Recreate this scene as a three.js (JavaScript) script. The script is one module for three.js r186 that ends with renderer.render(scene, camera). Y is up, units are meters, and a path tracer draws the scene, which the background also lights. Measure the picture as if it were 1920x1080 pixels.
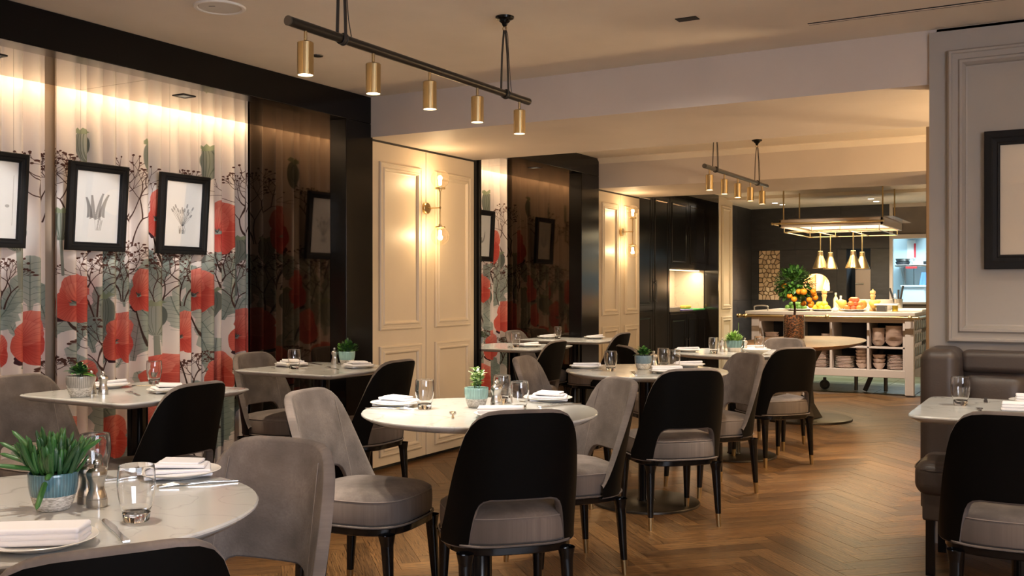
import * as THREE from 'three';
import { mergeGeometries, toCreasedNormals } from 'three/addons/utils/BufferGeometryUtils.js';
import { RoundedBoxGeometry } from 'three/addons/geometries/RoundedBoxGeometry.js';
import { RectAreaLightUniformsLib } from 'three/addons/lights/RectAreaLightUniformsLib.js';

// ---------------------------------------------------------------- camera, light, exposure
RectAreaLightUniformsLib.init();
const scene = new THREE.Scene();
const camera = new THREE.PerspectiveCamera(2 * Math.atan(540 / 1850) * 180 / Math.PI, 1920 / 1080, 0.05, 60);
camera.position.set(0, 1.22, 0);
camera.rotation.order = 'YXZ';
camera.rotation.set(-2 / 1850, 29.765 * Math.PI / 180, 0);
const renderer = new THREE.WebGLRenderer({ antialias: true });
renderer.toneMapping = THREE.LinearToneMapping;
renderer.toneMappingExposure = 1.35;
renderer.shadowMap.enabled = true;
scene.background = new THREE.Color(0.32, 0.36, 0.42);

const WARM = new THREE.Color(1, 0.70, 0.38), SOFT = new THREE.Color(1, 0.80, 0.56), AMBER = new THREE.Color(1, 0.66, 0.32), COOL = new THREE.Color(0.80, 0.86, 1.0);
const NEUT = new THREE.Color(1, 0.88, 0.72);
const LV = { spot: 3.7, sconce: 0.30, cove: 62, alcoveDown: 6.5, window: 9.0, unseenDowns: 6.0, accent: 13, torchFill: 20, lobby: 6.5, gantry: 9, heat: 0.45, niche: 45, kitchen: 70, oven: 1.0, kDown: 11 };
function area(color, nits, w, h, pos, target) {
  const l = new THREE.RectAreaLight(color, nits, w, h);
  l.position.set(...pos); l.lookAt(...target); scene.add(l); return l;
}
function spotLight(color, cd, pos, target, deg, pen = 0.6, radius = 1.2) {
  const l = new THREE.SpotLight(color, cd, 0, deg * Math.PI / 180, pen, 2);
  l.position.set(...pos); l.target.position.set(...target); scene.add(l, l.target);
  l.castShadow = true; l.shadow.radius = radius; l.shadow.mapSize.set(1024, 1024); l.shadow.bias = -0.0005; return l;
}
function pointLight(color, cd, pos, radius = 0.6) {
  const l = new THREE.PointLight(color, cd, 0, 2); l.position.set(...pos); l.castShadow = true; l.shadow.radius = radius; scene.add(l); return l;
}
// daylight from an unseen side window, placed to light the left wall
area(COOL, LV.window, 2.6, 1.5, [2.55, 1.52, 0.4], [-2, 1.4, 0.4]);

// ---------------------------------------------------------------- helpers
let seed = 20240611;
const rnd = () => { seed |= 0; seed = seed + 0x6D2B79F5 | 0; let t = Math.imul(seed ^ seed >>> 15, 1 | seed); t = t + Math.imul(t ^ t >>> 7, 61 | t) ^ t; return ((t ^ t >>> 14) >>> 0) / 4294967296; };
const rr = (a, b) => a + (b - a) * rnd();
const used = {};
const numbered = n => { const k = used[n] = (used[n] ?? -1) + 1; return k ? `${n}_${String(k).padStart(3, '0')}` : n; };
const sh = o => { o.castShadow = o.receiveShadow = true; return o; };
function thing(name, label, category, pos = [0, 0, 0], turn = 0, group) {
  const o = new THREE.Group(); o.name = numbered(name); scene.add(o);
  o.position.set(...pos); o.rotation.y = turn; o.userData = { label, category }; if (group) o.userData.group = group; return o;
}
function mesh(name, geo, mat, parent = scene) {
  const g = Array.isArray(geo) ? join(geo) : geo;
  const o = sh(new THREE.Mesh(g, mat)); o.name = parent === scene ? numbered(name) : name; parent.add(o); return o;
}
function single(name, geo, mat, label, category, group, pos, turn = 0) {
  const o = mesh(name, geo, mat); o.userData = { label, category }; if (group) o.userData.group = group;
  if (pos) o.position.set(...pos); o.rotation.y = turn; return o;
}
function copyOf(src, name, label, pos, turn = 0, group) {
  const o = src.clone(); o.name = numbered(name); scene.add(o); o.position.set(...pos); o.rotation.set(0, turn, 0);
  o.userData = { ...src.userData, label: label ?? src.userData.label }; if (group) o.userData.group = group; return o;
}
function struct(name, geo, mat, parent = scene) {
  const o = mesh(name, geo, mat, parent); if (parent === scene) o.userData.kind = 'structure'; return o;
}
function structGroup(name) { const o = new THREE.Group(); o.name = name; o.userData.kind = 'structure'; scene.add(o); return o; }
function join(list) {
  const l = list.map(g => { const h = g.index ? g.toNonIndexed() : g; for (const k of Object.keys(h.attributes)) if (!['position', 'normal', 'uv'].includes(k)) h.deleteAttribute(k); return h; });
  return l.length === 1 ? l[0] : mergeGeometries(l);
}
const mv = (g, x, y, z) => g.translate(x, y, z);
// uv in metres, by the main direction of each face
function boxUV(g, s = 1) {
  const h = g.index ? g.toNonIndexed() : g, p = h.attributes.position, n = h.attributes.normal, uv = new Float32Array(p.count * 2);
  for (let i = 0; i < p.count; i++) {
    const ax = Math.abs(n.getX(i)), ay = Math.abs(n.getY(i)), az = Math.abs(n.getZ(i)), x = p.getX(i), y = p.getY(i), z = p.getZ(i);
    const [u, v] = ay >= ax && ay >= az ? [x, z] : ax >= az ? [z, y] : [x, y];
    uv[2 * i] = u * s; uv[2 * i + 1] = v * s;
  }
  h.setAttribute('uv', new THREE.BufferAttribute(uv, 2)); return h;
}
const B = (x0, x1, y0, y1, z0, z1) => boxUV(mv(new THREE.BoxGeometry(x1 - x0, y1 - y0, z1 - z0), (x0 + x1) / 2, (y0 + y1) / 2, (z0 + z1) / 2));
const RB = (w, h, d, r = 0.005, seg = 2) => boxUV(new RoundedBoxGeometry(w, h, d, seg, Math.min(r, w / 2.02, h / 2.02, d / 2.02)));
const RBx = (x0, x1, y0, y1, z0, z1, r = 0.005) => mv(RB(x1 - x0, y1 - y0, z1 - z0, r), (x0 + x1) / 2, (y0 + y1) / 2, (z0 + z1) / 2);
const cyl = (r0, r1, h, seg = 24, open = false) => new THREE.CylinderGeometry(r0, r1, h, seg, 1, open);
function rod(a, b, r, seg = 10, r2 = r) {
  const A = new THREE.Vector3(...a), Bv = new THREE.Vector3(...b), d = Bv.clone().sub(A), g = new THREE.CylinderGeometry(r2, r, d.length(), seg);
  g.applyQuaternion(new THREE.Quaternion().setFromUnitVectors(new THREE.Vector3(0, 1, 0), d.clone().normalize()));
  return mv(g, ...A.add(Bv).multiplyScalar(0.5).toArray());
}
const tube = (pts, r, seg = 24, rad = 8, closed = false) => new THREE.TubeGeometry(new THREE.CatmullRomCurve3(pts.map(p => new THREE.Vector3(...p)), closed), seg, r, rad, closed);
const lathe = (pts, seg = 32) => new THREE.LatheGeometry(pts.map(p => new THREE.Vector2(Math.max(p[0], 0), p[1])), seg);
const latheC = (pts, seg = 32, ang = 0.6) => toCreasedNormals(lathe(pts, seg), ang);
const spow = (c, e) => Math.sign(c) * Math.pow(Math.abs(c), e);
// closed body stacked from superellipse rings [inset, y]
function loft(a, b, n, rings, seg = 48, crease = 0.7) {
  const pos = [], uv = [], idx = [], e = 2 / n;
  for (const [ins, y] of rings) for (let k = 0; k < seg; k++) {
    const t = k / seg * Math.PI * 2, x = Math.max(a - ins, 0) * spow(Math.cos(t), e), z = Math.max(b - ins, 0) * spow(Math.sin(t), e);
    pos.push(x, y, z); uv.push(x, z);
  }
  for (let r = 0; r + 1 < rings.length; r++) for (let k = 0; k < seg; k++) {
    const k2 = (k + 1) % seg, A = r * seg + k, Bq = r * seg + k2, C = A + seg, D = Bq + seg; idx.push(A, C, Bq, Bq, C, D);
  }
  const L = rings.length; pos.push(0, rings[0][1], 0, 0, rings[L - 1][1], 0); uv.push(0, 0, 0, 0);
  for (let k = 0; k < seg; k++) { const k2 = (k + 1) % seg; idx.push(L * seg, k, k2, L * seg + 1, (L - 1) * seg + k2, (L - 1) * seg + k); }
  const g = new THREE.BufferGeometry(); g.setAttribute('position', new THREE.Float32BufferAttribute(pos, 3)); g.setAttribute('uv', new THREE.Float32BufferAttribute(uv, 2)); g.setIndex(idx);
  g.computeVertexNormals(); return crease ? toCreasedNormals(g, crease) : g;
}
function grid(nu, nv, fn, closedU = false) {
  const pos = [], uv = [], idx = [];
  for (let j = 0; j <= nv; j++) for (let i = 0; i <= nu; i++) { const p = fn(i / nu, j / nv); pos.push(p[0], p[1], p[2]); uv.push(p[3] ?? i / nu, p[4] ?? j / nv); }
  for (let j = 0; j < nv; j++) for (let i = 0; i < nu; i++) { const a = j * (nu + 1) + i; idx.push(a, a + 1, a + nu + 1, a + 1, a + nu + 2, a + nu + 1); }
  const g = new THREE.BufferGeometry(); g.setAttribute('position', new THREE.Float32BufferAttribute(pos, 3)); g.setAttribute('uv', new THREE.Float32BufferAttribute(uv, 2)); g.setIndex(idx); g.computeVertexNormals(); return g;
}
// ---------------------------------------------------------------- procedural textures
const hash = (x, y, s) => { let h = Math.imul(x, 374761393) + Math.imul(y, 668265263) + Math.imul(s, 982451653) | 0; h = Math.imul(h ^ h >>> 13, 1274126177); return ((h ^ h >>> 16) >>> 0) / 4294967296; };
function vnoise(x, y, px, py, s) {
  const x0 = Math.floor(x), y0 = Math.floor(y), fx = x - x0, fy = y - y0, u = fx * fx * (3 - 2 * fx), v = fy * fy * (3 - 2 * fy), m = (a, p) => ((a % p) + p) % p;
  const a = hash(m(x0, px), m(y0, py), s), b = hash(m(x0 + 1, px), m(y0, py), s), c = hash(m(x0, px), m(y0 + 1, py), s), d = hash(m(x0 + 1, px), m(y0 + 1, py), s);
  return a + (b - a) * u + (c - a) * v + (a - b - c + d) * u * v;
}
function fbm(u, v, fx, fy, oct, s) { let r = 0, a = 0.5, t = 0; for (let o = 0; o < oct; o++) { r += a * vnoise(u * fx, v * fy, fx, fy, s + o); t += a; a *= 0.5; fx *= 2; fy *= 2; } return r / t; }
function tex(w, h, fn, srgb = false, rx = 1, ry = rx) {
  const d = new Uint8Array(w * h * 4);
  for (let y = 0; y < h; y++) for (let x = 0; x < w; x++) { const c = fn(x / w, y / h), i = 4 * (y * w + x); d[i] = c[0] * 255; d[i + 1] = c[1] * 255; d[i + 2] = c[2] * 255; d[i + 3] = 255; }
  const t = new THREE.DataTexture(d, w, h); t.wrapS = t.wrapT = THREE.RepeatWrapping; t.magFilter = THREE.LinearFilter; t.minFilter = THREE.LinearMipmapLinearFilter; t.generateMipmaps = true;
  if (srgb) t.colorSpace = THREE.SRGBColorSpace; t.repeat.set(rx, ry); t.needsUpdate = true; return t;
}
const cl = x => Math.min(1, Math.max(0, x)), gray = v => { v = cl(v); return [v, v, v]; };
const mix = (a, b, t) => a.map((x, i) => x + (b[i] - x) * t);
const ss = (a, b, x) => { const t = cl((x - a) / (b - a)); return t * t * (3 - 2 * t); };
const T = {
  velvet: tex(512, 512, (u, v) => gray(0.62 + 0.42 * (fbm(u, v, 9, 9, 3, 3) - 0.1) * (0.55 + 0.45 * fbm(u, v, 120, 120, 2, 9)) + 0.16 * (fbm(u, v, 4, 4, 2, 5) - 0.5)), true, 1.6),
  velvetBump: tex(256, 256, (u, v) => gray(fbm(u, v, 90, 90, 2, 21)), false, 3),
  wood: tex(1024, 512, (u, v) => {
    const w = fbm(u, v, 3, 8, 3, 31), g = fbm(u + 0.05 * w, v, 6, 90, 3, 33), ring = 0.5 + 0.5 * Math.sin((v * 26 + 7 * w + 1.5 * fbm(u, v, 4, 12, 2, 37)) * 6.283), pore = ss(0.66, 0.8, fbm(u, v, 30, 240, 2, 41));
    const t = cl(0.12 + 0.62 * g + 0.22 * ring); let c = mix([0.36, 0.255, 0.165], [0.72, 0.56, 0.40], t); return mix(c, [0.13, 0.085, 0.05], 0.85 * pore);
  }, true, 1),
  woodBump: tex(512, 256, (u, v) => gray(1 - ss(0.6, 0.8, fbm(u, v, 20, 150, 2, 41))), false, 1),
  marble: tex(1024, 1024, (u, v) => {
    const w = fbm(u, v, 4, 4, 4, 51), vein = Math.abs(Math.sin((u * 2 + v * 3 + 2.6 * (w - 0.5)) * 3.1416 * 1.0)), w2 = fbm(u, v, 7, 7, 4, 57), vein2 = Math.abs(Math.sin((u * 3 - v * 4 + 2.2 * (w2 - 0.5)) * 3.1416));
    const k = 0.34 * Math.pow(1 - vein, 7) * ss(0.4, 0.62, fbm(u, v, 3, 3, 2, 59)) + 0.22 * Math.pow(1 - vein2, 16) + 0.10 * (w - 0.5); return mix([0.885, 0.87, 0.85], [0.50, 0.49, 0.48], cl(k));
  }, true, 1.1),
  tile: tex(512, 512, (u, v) => gray(0.72 + 0.28 * fbm(u, v, 6, 30, 4, 61) + 0.1 * (fbm(u, v, 3, 3, 2, 66) - 0.5)), true, 1),
  plaster: tex(256, 256, (u, v) => gray(0.95 + 0.05 * fbm(u, v, 8, 8, 4, 71)), true, 0.5),
  leather: tex(256, 256, (u, v) => gray(fbm(u, v, 40, 40, 3, 81)), false, 4),
  blackwood: tex(256, 256, (u, v) => gray(0.55 + 0.45 * fbm(u, v, 70, 6, 3, 83)), false, 3),
  brushed: tex(256, 256, (u, v) => gray(0.5 + 0.5 * fbm(u, v, 4, 120, 2, 85)), false, 2),
  logEnd: tex(128, 128, (u, v) => { const d = Math.hypot(u - 0.5, v - 0.5), w = fbm(u, v, 4, 4, 3, 91); const r = 0.5 + 0.5 * Math.sin((d * 26 + 3 * w) * 6.28); return mix([0.80, 0.69, 0.56], [0.96, 0.88, 0.77], cl(0.5 * r + 0.5 * w)); }, true, 1),
  soil: tex(128, 128, (u, v) => { const n = fbm(u, v, 24, 24, 3, 95); return mix([0.10, 0.07, 0.05], [0.42, 0.33, 0.25], n * n); }, true, 6),
  bark: tex(256, 256, (u, v) => { const n = fbm(u, v, 30, 44, 3, 97); return mix([0.10, 0.055, 0.03], [0.62, 0.42, 0.25], ss(0.3, 0.75, n)); }, true, 1),
  speck: tex(128, 128, (u, v) => { const n = fbm(u, v, 50, 50, 2, 99); return mix([0.62, 0.60, 0.57], [0.90, 0.89, 0.87], ss(0.35, 0.6, n)); }, true, 1),
  glaze: tex(512, 64, (u, v) => { const s = Math.abs(((u * 44) % 1) - 0.5) * 2; return gray(0.72 + 0.28 * ss(0.72, 0.98, s) + 0.10 * (fbm(u, v, 40, 4, 2, 101) - 0.5)); }, true, 1),
  hood: tex(256, 256, (u, v) => gray(0.75 + 0.25 * fbm(u, v, 5, 5, 4, 103)), true, 1),
};
const P = o => new THREE.MeshPhysicalMaterial(o);
const C = (r, g, b) => new THREE.Color(r, g, b);
const M = {
  ceiling: P({ color: C(0.80, 0.71, 0.60), roughness: 0.9, map: T.plaster }),
  beam: P({ color: C(0.62, 0.54, 0.48), roughness: 0.62, map: T.plaster }),
  panel: P({ color: C(0.60, 0.50, 0.37), roughness: 0.42, map: T.plaster }),
  wallR: P({ color: C(0.37, 0.34, 0.31), roughness: 0.55, map: T.plaster }),
  plain: P({ color: C(0.55, 0.49, 0.42), roughness: 0.8, map: T.plaster }),
  alcoveWall: P({ color: C(0.62, 0.47, 0.34), roughness: 0.8, map: T.plaster }),
  gloss: P({ color: C(0.004, 0.0035, 0.0035), roughness: 0.17, ior: 1.32 }),
  mirrorDark: P({ color: C(0.006, 0.005, 0.004), roughness: 0.04, ior: 2.3 }),
  glassDark: P({ color: C(0.006, 0.005, 0.004), roughness: 0.05, ior: 1.9, specularColor: C(1, 0.72, 0.5) }),
  blackSlit: P({ color: C(0.008, 0.007, 0.006), roughness: 0.6 }),
  velvet: P({ color: C(0.235, 0.19, 0.168), roughness: 0.95, map: T.velvet, bumpMap: T.velvetBump, bumpScale: 0.0004, sheen: 0.35, sheenRoughness: 0.5, sheenColor: C(0.62, 0.55, 0.50) }),
  seam: P({ color: C(0.20, 0.165, 0.145), roughness: 0.95 }),
  blackLeather: P({ color: C(0.003, 0.0027, 0.0025), roughness: 0.5, bumpMap: T.leather, bumpScale: 0.0002, specularIntensity: 0.14 }),
  lacquer: P({ color: C(0.004, 0.0035, 0.0035), roughness: 0.16, ior: 1.4 }),
  brass: P({ color: C(0.52, 0.39, 0.20), roughness: 0.30, metalness: 1 }),
  brassDark: P({ color: C(0.40, 0.29, 0.15), roughness: 0.38, metalness: 1 }),
  steel: P({ color: C(0.52, 0.50, 0.48), roughness: 0.28, metalness: 1 }),
  cutlery: P({ color: C(0.66, 0.65, 0.64), roughness: 0.16, metalness: 1 }),
  marble: P({ color: C(0.66, 0.69, 0.70), roughness: 0.14, map: T.marble }),
  base: P({ color: C(0.030, 0.024, 0.018), roughness: 0.35, metalness: 0.6 }),
  china: P({ color: C(0.66, 0.63, 0.59), roughness: 0.25 }),
  stackware: P({ color: C(0.66, 0.52, 0.45), roughness: 0.45 }),
  linen: P({ color: C(0.70, 0.69, 0.72), roughness: 0.95, bumpMap: T.velvetBump, bumpScale: 0.0003 }),
  glassWall: P({ color: C(1, 1, 1), roughness: 0, transmission: 1, thickness: 0, ior: 1.5 }),
  glassSolid: P({ color: C(1, 1, 1), roughness: 0, transmission: 1, thickness: 0.02, ior: 1.48 }),
  soil: P({ color: C(1, 1, 1), roughness: 1, map: T.soil }),
  speck: P({ color: C(0.80, 0.79, 0.77), roughness: 0.9, map: T.speck }),
  strap: P({ color: C(0.016, 0.012, 0.010), roughness: 0.55 }),
  bar: P({ color: C(0.022, 0.018, 0.015), roughness: 0.30, metalness: 0.5 }),
  barSilver: P({ color: C(0.13, 0.125, 0.12), roughness: 0.35, metalness: 0.9 }),
  frameWood: P({ color: C(0.010, 0.010, 0.011), roughness: 0.6, specularIntensity: 0.4, bumpMap: T.blackwood, bumpScale: 0.0012 }),
  white: P({ color: C(0.75, 0.72, 0.68), roughness: 0.6 }),
  banquette: P({ color: C(0.058, 0.043, 0.036), roughness: 0.45, bumpMap: T.leather, bumpScale: 0.0003 }),
  tile: P({ color: C(0.050, 0.047, 0.050), roughness: 0.42, map: T.tile }),
  islandPaint: P({ color: C(0.48, 0.41, 0.37), roughness: 0.5 }),
  stone: P({ color: C(0.46, 0.41, 0.37), roughness: 0.35, map: T.plaster }),
  dark: P({ color: C(0.02, 0.02, 0.024), roughness: 0.5 }),
  oak: P({ color: C(0.92, 0.80, 0.62), roughness: 0.45, map: T.wood }),
  hood: P({ color: C(0.22, 0.175, 0.145), roughness: 0.5, map: T.hood }),
};
const glow = (c, k) => P({ color: C(0, 0, 0), roughness: 1, emissive: c, emissiveIntensity: k });
// ---------------------------------------------------------------- floor
const floor = struct('floor', B(-5.0, 2.8, -0.10, -0.004, -11.86, 3.2), P({ color: C(0.10, 0.06, 0.035), roughness: 0.7 }));
{
  const L = 0.6, W = 0.1, s2 = Math.SQRT1_2, X0 = -1.25, tints = [[0.54, 0.50, 0.39], [0.43, 0.39, 0.305], [0.64, 0.585, 0.45], [0.34, 0.305, 0.24], [0.52, 0.455, 0.335]];
  const mats = tints.map(t => P({ color: C(...t), roughness: 0.36, map: T.wood, bumpMap: T.woodBump, bumpScale: 0.0006 }));
  const variants = [...Array(7)].map((_, i) => {
    const g = mv(new THREE.BoxGeometry(L - 0.0016, 0.014, W - 0.0016), 0, -0.007, 0).toNonIndexed(), p = g.attributes.position, uv = g.attributes.uv;
    for (let k = 0; k < p.count; k++) uv.setXY(k, (p.getX(k) + 0.31 * i) / 1.2, (p.getZ(k) + 0.057 * i + p.getY(k)) / 0.5);
    return g;
  });
  const all = [];
  const put = (u, v, ang) => {
    const x = X0 + (u - v) * s2, z = -6 + (u + v) * s2; if (x < -4.95 || x > 2.7 || z < -11.75 || z > 1.6) return;
    const d = 0.496 * -x + 0.868 * -z, px = 960 + 1850 * (0.868 * x - 0.496 * z) / d, py = 538 + 1850 * 1.22 / d;
    all.push({ x, z, ang, seen: d > 0.5 && px > -60 && px < 1980 && py < 1130 && x > -4.1 && !(x > -0.6 && z < -4.6), key: d + (px < 560 ? 2.5 : 0), v: Math.floor(rnd() * 7), t: Math.floor(rnd() * 5), y: -rr(0, 0.0006) });
  };
  for (let m = -8; m < 9; m++) for (let k = -90; k < 80; k++) {
    put(k * W + m * L + L / 2, k * W - m * L + W / 2, -Math.PI / 4);
    put(L + k * W + m * L + W / 2, W - L + k * W - m * L + L / 2, -Math.PI * 3 / 4);
  }
  all.sort((a, b) => (b.seen - a.seen) || a.key - b.key);
  const rest = [], q = new THREE.Matrix4();
  all.forEach((b, i) => {
    if (i < 300) { const o = mesh('plank', variants[b.v], mats[b.t], floor); o.position.set(b.x, b.y, b.z); o.rotation.y = b.ang; return; }
    const g = variants[b.v].clone().applyMatrix4(q.makeRotationY(b.ang).setPosition(b.x, b.y, b.z)), n = g.attributes.position.count, c = new Float32Array(n * 3);
    for (let k = 0; k < n; k++) c.set(tints[b.t], 3 * k); g.setAttribute('color', new THREE.BufferAttribute(c, 3)); rest.push(g);
  });
  const o = mesh('planks', mergeGeometries(rest), P({ color: C(1, 1, 1), vertexColors: true, roughness: 0.36, map: T.wood, bumpMap: T.woodBump, bumpScale: 0.0006 }), floor); o.userData.kind = 'stuff';
}
const kfloor = struct('floor', B(-4.4, -0.7, -0.10, -0.006, -14.5, -11.86), P({ color: C(0.05, 0.055, 0.05), roughness: 0.8 }));
{
  const km = [0, 1, 2].map(i => P({ color: C(0.085 + 0.015 * i, 0.105 + 0.015 * i, 0.06 + 0.015 * i), roughness: 0.35 }));
  for (let i = 0; i < 8; i++) for (let j = 0; j < 6; j++) { const o = mesh('tile', RB(0.436, 0.02, 0.436, 0.003), km[(i * 3 + j * 5) % 3], kfloor); o.position.set(-4.0 + 0.44 * i, -0.010, -12.09 - 0.44 * j); }
}
// ---------------------------------------------------------------- ceiling and beams
struct('ceiling', [B(-5.0, 2.8, 2.45, 2.6, -9.76, 3.2), B(-4.4, -0.6, 2.40, 2.6, -12.7, -9.76), B(-4.4, -0.6, 2.36, 2.6, -14.6, -12.7)], M.ceiling);
struct('trim_1', B(-4.9, 2.7, 2.19, 2.45, -6.42, -5.10), M.beam);
struct('trim_2', B(-4.9, -0.6, 2.165, 2.45, -9.75, -8.64), M.beam);
struct('trim_3', mv(boxUV(new THREE.ExtrudeGeometry(new THREE.Shape([[0, 0], [0.05, 0], [0.05, -0.012], [0.02, -0.035], [0, -0.05]].map(p => new THREE.Vector2(...p))), { depth: 3.3, bevelEnabled: false }).rotateY(-Math.PI / 2).translate(3.3, 0, 0)), -4.0, 2.45, -8.64), M.ceiling);
// ---------------------------------------------------------------- panelling
function rectLoft(w, h, rings) { // rings [inset, depth] of nested rectangles, lying in xy, facing +z
  const pos = [], face = (a, b, c, d) => pos.push(...a, ...b, ...c, ...a, ...c, ...d);
  const corner = ([i, d]) => { const x = w / 2 - i, y = h / 2 - i; return [[-x, -y, d], [x, -y, d], [x, y, d], [-x, y, d]]; };
  for (let r = 0; r + 1 < rings.length; r++) { const a = corner(rings[r]), b = corner(rings[r + 1]); for (let k = 0; k < 4; k++) face(a[k], a[(k + 1) % 4], b[(k + 1) % 4], b[k]); }
  const c = corner(rings[rings.length - 1]); face(c[0], c[1], c[2], c[3]);
  const g = new THREE.BufferGeometry(); g.setAttribute('position', new THREE.Float32BufferAttribute(pos, 3)); g.computeVertexNormals(); return boxUV(g);
}
const MOULD = [[0, 0], [0, 0.012], [0.006, 0.018], [0.013, 0.018], [0.016, 0.014], [0.034, 0.014], [0.040, 0.020], [0.048, 0.020], [0.056, 0.010], [0.058, 0.003], [0.064, 0.002]];
const MOULD2 = MOULD.map(([i, d]) => [i * 1.35, d * 1.9]);
// a door leaf facing +x at x = -4, from z0 (near) to z1 (far)
function leaf(parent, z0, z1, y0, y1, boxes) {
  const d = mesh('leaf', RBx(-4.04, -4.0, y0, y1, z1, z0, 0.003), M.panel, parent);
  for (const [a, b, c, e] of boxes) { const g = rectLoft(Math.abs(a - b), e - c, MOULD).rotateY(Math.PI / 2); mesh('moulding', mv(g, -4.0, (c + e) / 2, (a + b) / 2), M.panel, d); }
}
const d1 = structGroup('door_1');
leaf(d1, -5.142, -5.765, 0.03, 2.176, [[-5.22, -5.70, 0.93, 2.05], [-5.22, -5.70, 0.09, 0.825]]);
leaf(d1, -5.772, -6.408, 0.03, 2.176, [[-5.87, -6.34, 0.93, 2.05], [-5.87, -6.34, 0.09, 0.825]]);
mesh('surround', [B(-4.12, -4.045, 0, 2.19, -6.41, -5.12), B(-4.05, -3.995, 0, 2.19, -6.44, -6.412), B(-4.05, -4.003, 2.178, 2.19, -6.41, -5.12)], M.blackSlit, d1);
const d2 = structGroup('door_2');
leaf(d2, -8.652, -9.203, 0.03, 2.150, [[-8.74, -9.13, 0.94, 2.045], [-8.74, -9.13, 0.09, 0.83]]);
leaf(d2, -9.210, -9.705, 0.03, 2.150, [[-9.29, -9.65, 0.94, 2.045], [-9.29, -9.65, 0.09, 0.83]]);
mesh('surround', [B(-4.12, -4.045, 0, 2.165, -9.71, -8.63), B(-4.05, -4.003, 2.152, 2.165, -9.71, -8.63)], M.blackSlit, d2);
const d3 = structGroup('door_3');
leaf(d3, -12.37, -12.95, 0.02, 2.395, [[-12.46, -12.86, 0.93, 2.28], [-12.46, -12.86, 0.12, 0.83]]);
mesh('surround', B(-4.14, -4.045, 0, 2.40, -12.95, -12.36), M.blackSlit, d3);
struct('wall_left', B(-4.2, -4.0, 0, 2.45, -1.64, 3.2), M.plain);
for (const b of [[-5.0, -4.9, -6.40, -1.6], [-5.0, -4.12, -6.42, -5.13], [-5.0, -4.9, -8.64, -6.42], [-5.0, -4.12, -9.71, -8.64], [-5.0, -4.9, -12.4, -9.71], [-4.4, -4.14, -12.96, -12.37]]) struct('wall_left', B(b[0], b[1], 0, 2.45, b[2], b[3]), M.alcoveWall);
// alcoves lined with black glass, framed in black lacquer
function alcove(n, zn, zi, zo, zl) { // near outer, near inner, far inner, far outer edges of the frame
  struct(`trim_${n}`, [RBx(-4.10, -3.97, 2.277, 2.449, zl, zn, 0.004), RBx(-4.10, -3.97, 0, 2.276, zi, zn, 0.004), RBx(-4.10, -3.97, 0, 2.276, zl, zo, 0.004)], M.gloss);
  const w = structGroup(n === 4 ? 'wall_left_101' : 'wall_left_102');
  mesh('glass_panel', B(-4.895, -4.10, 0, 2.449, zo - 0.02, zo), M.glassDark, w); mesh('glass_panel', B(-4.895, -4.10, 0, 2.449, zi, zi + 0.02), M.glassDark, w);
  const mid = (zi + zo) / 2 - 0.1;
  mesh('soffit_panel', B(-4.69, -4.10, 2.285, 2.31, mid + 0.0015, zi), M.mirrorDark, w); mesh('soffit_panel', B(-4.69, -4.10, 2.285, 2.31, zo, mid - 0.0015), M.mirrorDark, w);
}
alcove(4, -1.64, -1.9, -4.85, -5.12);
alcove(5, -6.44, -6.47, -8.24, -8.62);
// kitchen walls of large dark tiles
const kl = struct('wall_left_103', B(-4.4, -4.165, 0, 2.45, -14.6, -12.96), M.dark);
for (const [y0, y1] of [[0, 1.03], [1.033, 1.78], [1.783, 2.36]]) for (const [z0, z1] of [[-13.65, -12.96], [-14.35, -13.652]]) mesh('tile', RBx(-4.165, -4.15, y0, y1, z0, z1, 0.002), M.tile, kl);
const kb = structGroup('wall_back');
mesh('backing', [B(-4.4, -4.05, 0, 2.45, -14.7, -14.37), B(-3.73, -3.45, 0, 2.45, -14.7, -14.37), B(-2.98, -2.80, 0, 2.45, -14.7, -14.37), B(-2.478, -2.23, 0, 2.45, -14.7, -14.37), B(-4.06, -2.4, 1.755, 2.45, -14.7, -14.37), B(-4.06, -3.7, 0, 1.03, -14.7, -14.37), B(-3.5, -2.95, 0, 1.15, -14.7, -14.37), B(-3.5, -2.95, 1.42, 1.8, -14.7, -14.37), B(-4.1, -3.68, 0.9, 1.8, -14.72, -14.68), B(-2.85, -2.43, 0, 1.8, -14.99, -14.95)], M.dark, kb);
for (const [x0, x1, y0, y1] of [[-4.15, -4.047, 0, 1.03], [-4.15, -4.047, 1.033, 1.752], [-4.045, -3.733, 0, 1.03], [-3.731, -3.502, 0, 1.03], [-3.731, -3.502, 1.033, 1.752], [-2.928, -2.802, 0, 1.03], [-2.928, -2.802, 1.033, 1.752], [-2.478, -2.23, 0, 1.03], [-2.478, -2.23, 1.033, 1.752], [-3.5, -2.93, 0, 1.03],
  [-4.15, -3.52, 1.755, 2.36], [-3.518, -2.88, 1.755, 2.36], [-2.878, -2.23, 1.755, 2.36]]) mesh('tile', RBx(x0, x1, y0, y1, -14.372, -14.35, 0.002), M.tile, kb);
{
  const s = new THREE.Shape([[-3.5, 1.033], [-2.93, 1.033], [-2.93, 1.752], [-3.5, 1.752]].map(p => new THREE.Vector2(...p))), h = new THREE.Path();
  h.moveTo(-3.41, 1.16); h.lineTo(-3.03, 1.16); h.lineTo(-3.03, 1.26); h.bezierCurveTo(-3.05, 1.36, -3.12, 1.41, -3.22, 1.41); h.bezierCurveTo(-3.32, 1.41, -3.39, 1.36, -3.41, 1.26); h.lineTo(-3.41, 1.16); s.holes.push(h);
  mesh('tile', mv(boxUV(new THREE.ExtrudeGeometry(s, { depth: 0.022, bevelEnabled: false })), 0, 0, -14.372), M.tile, kb);
}
struct('wall_right', B(-0.785, -0.6, 0, 2.45, -16.9, -8.64), M.plain);
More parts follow.
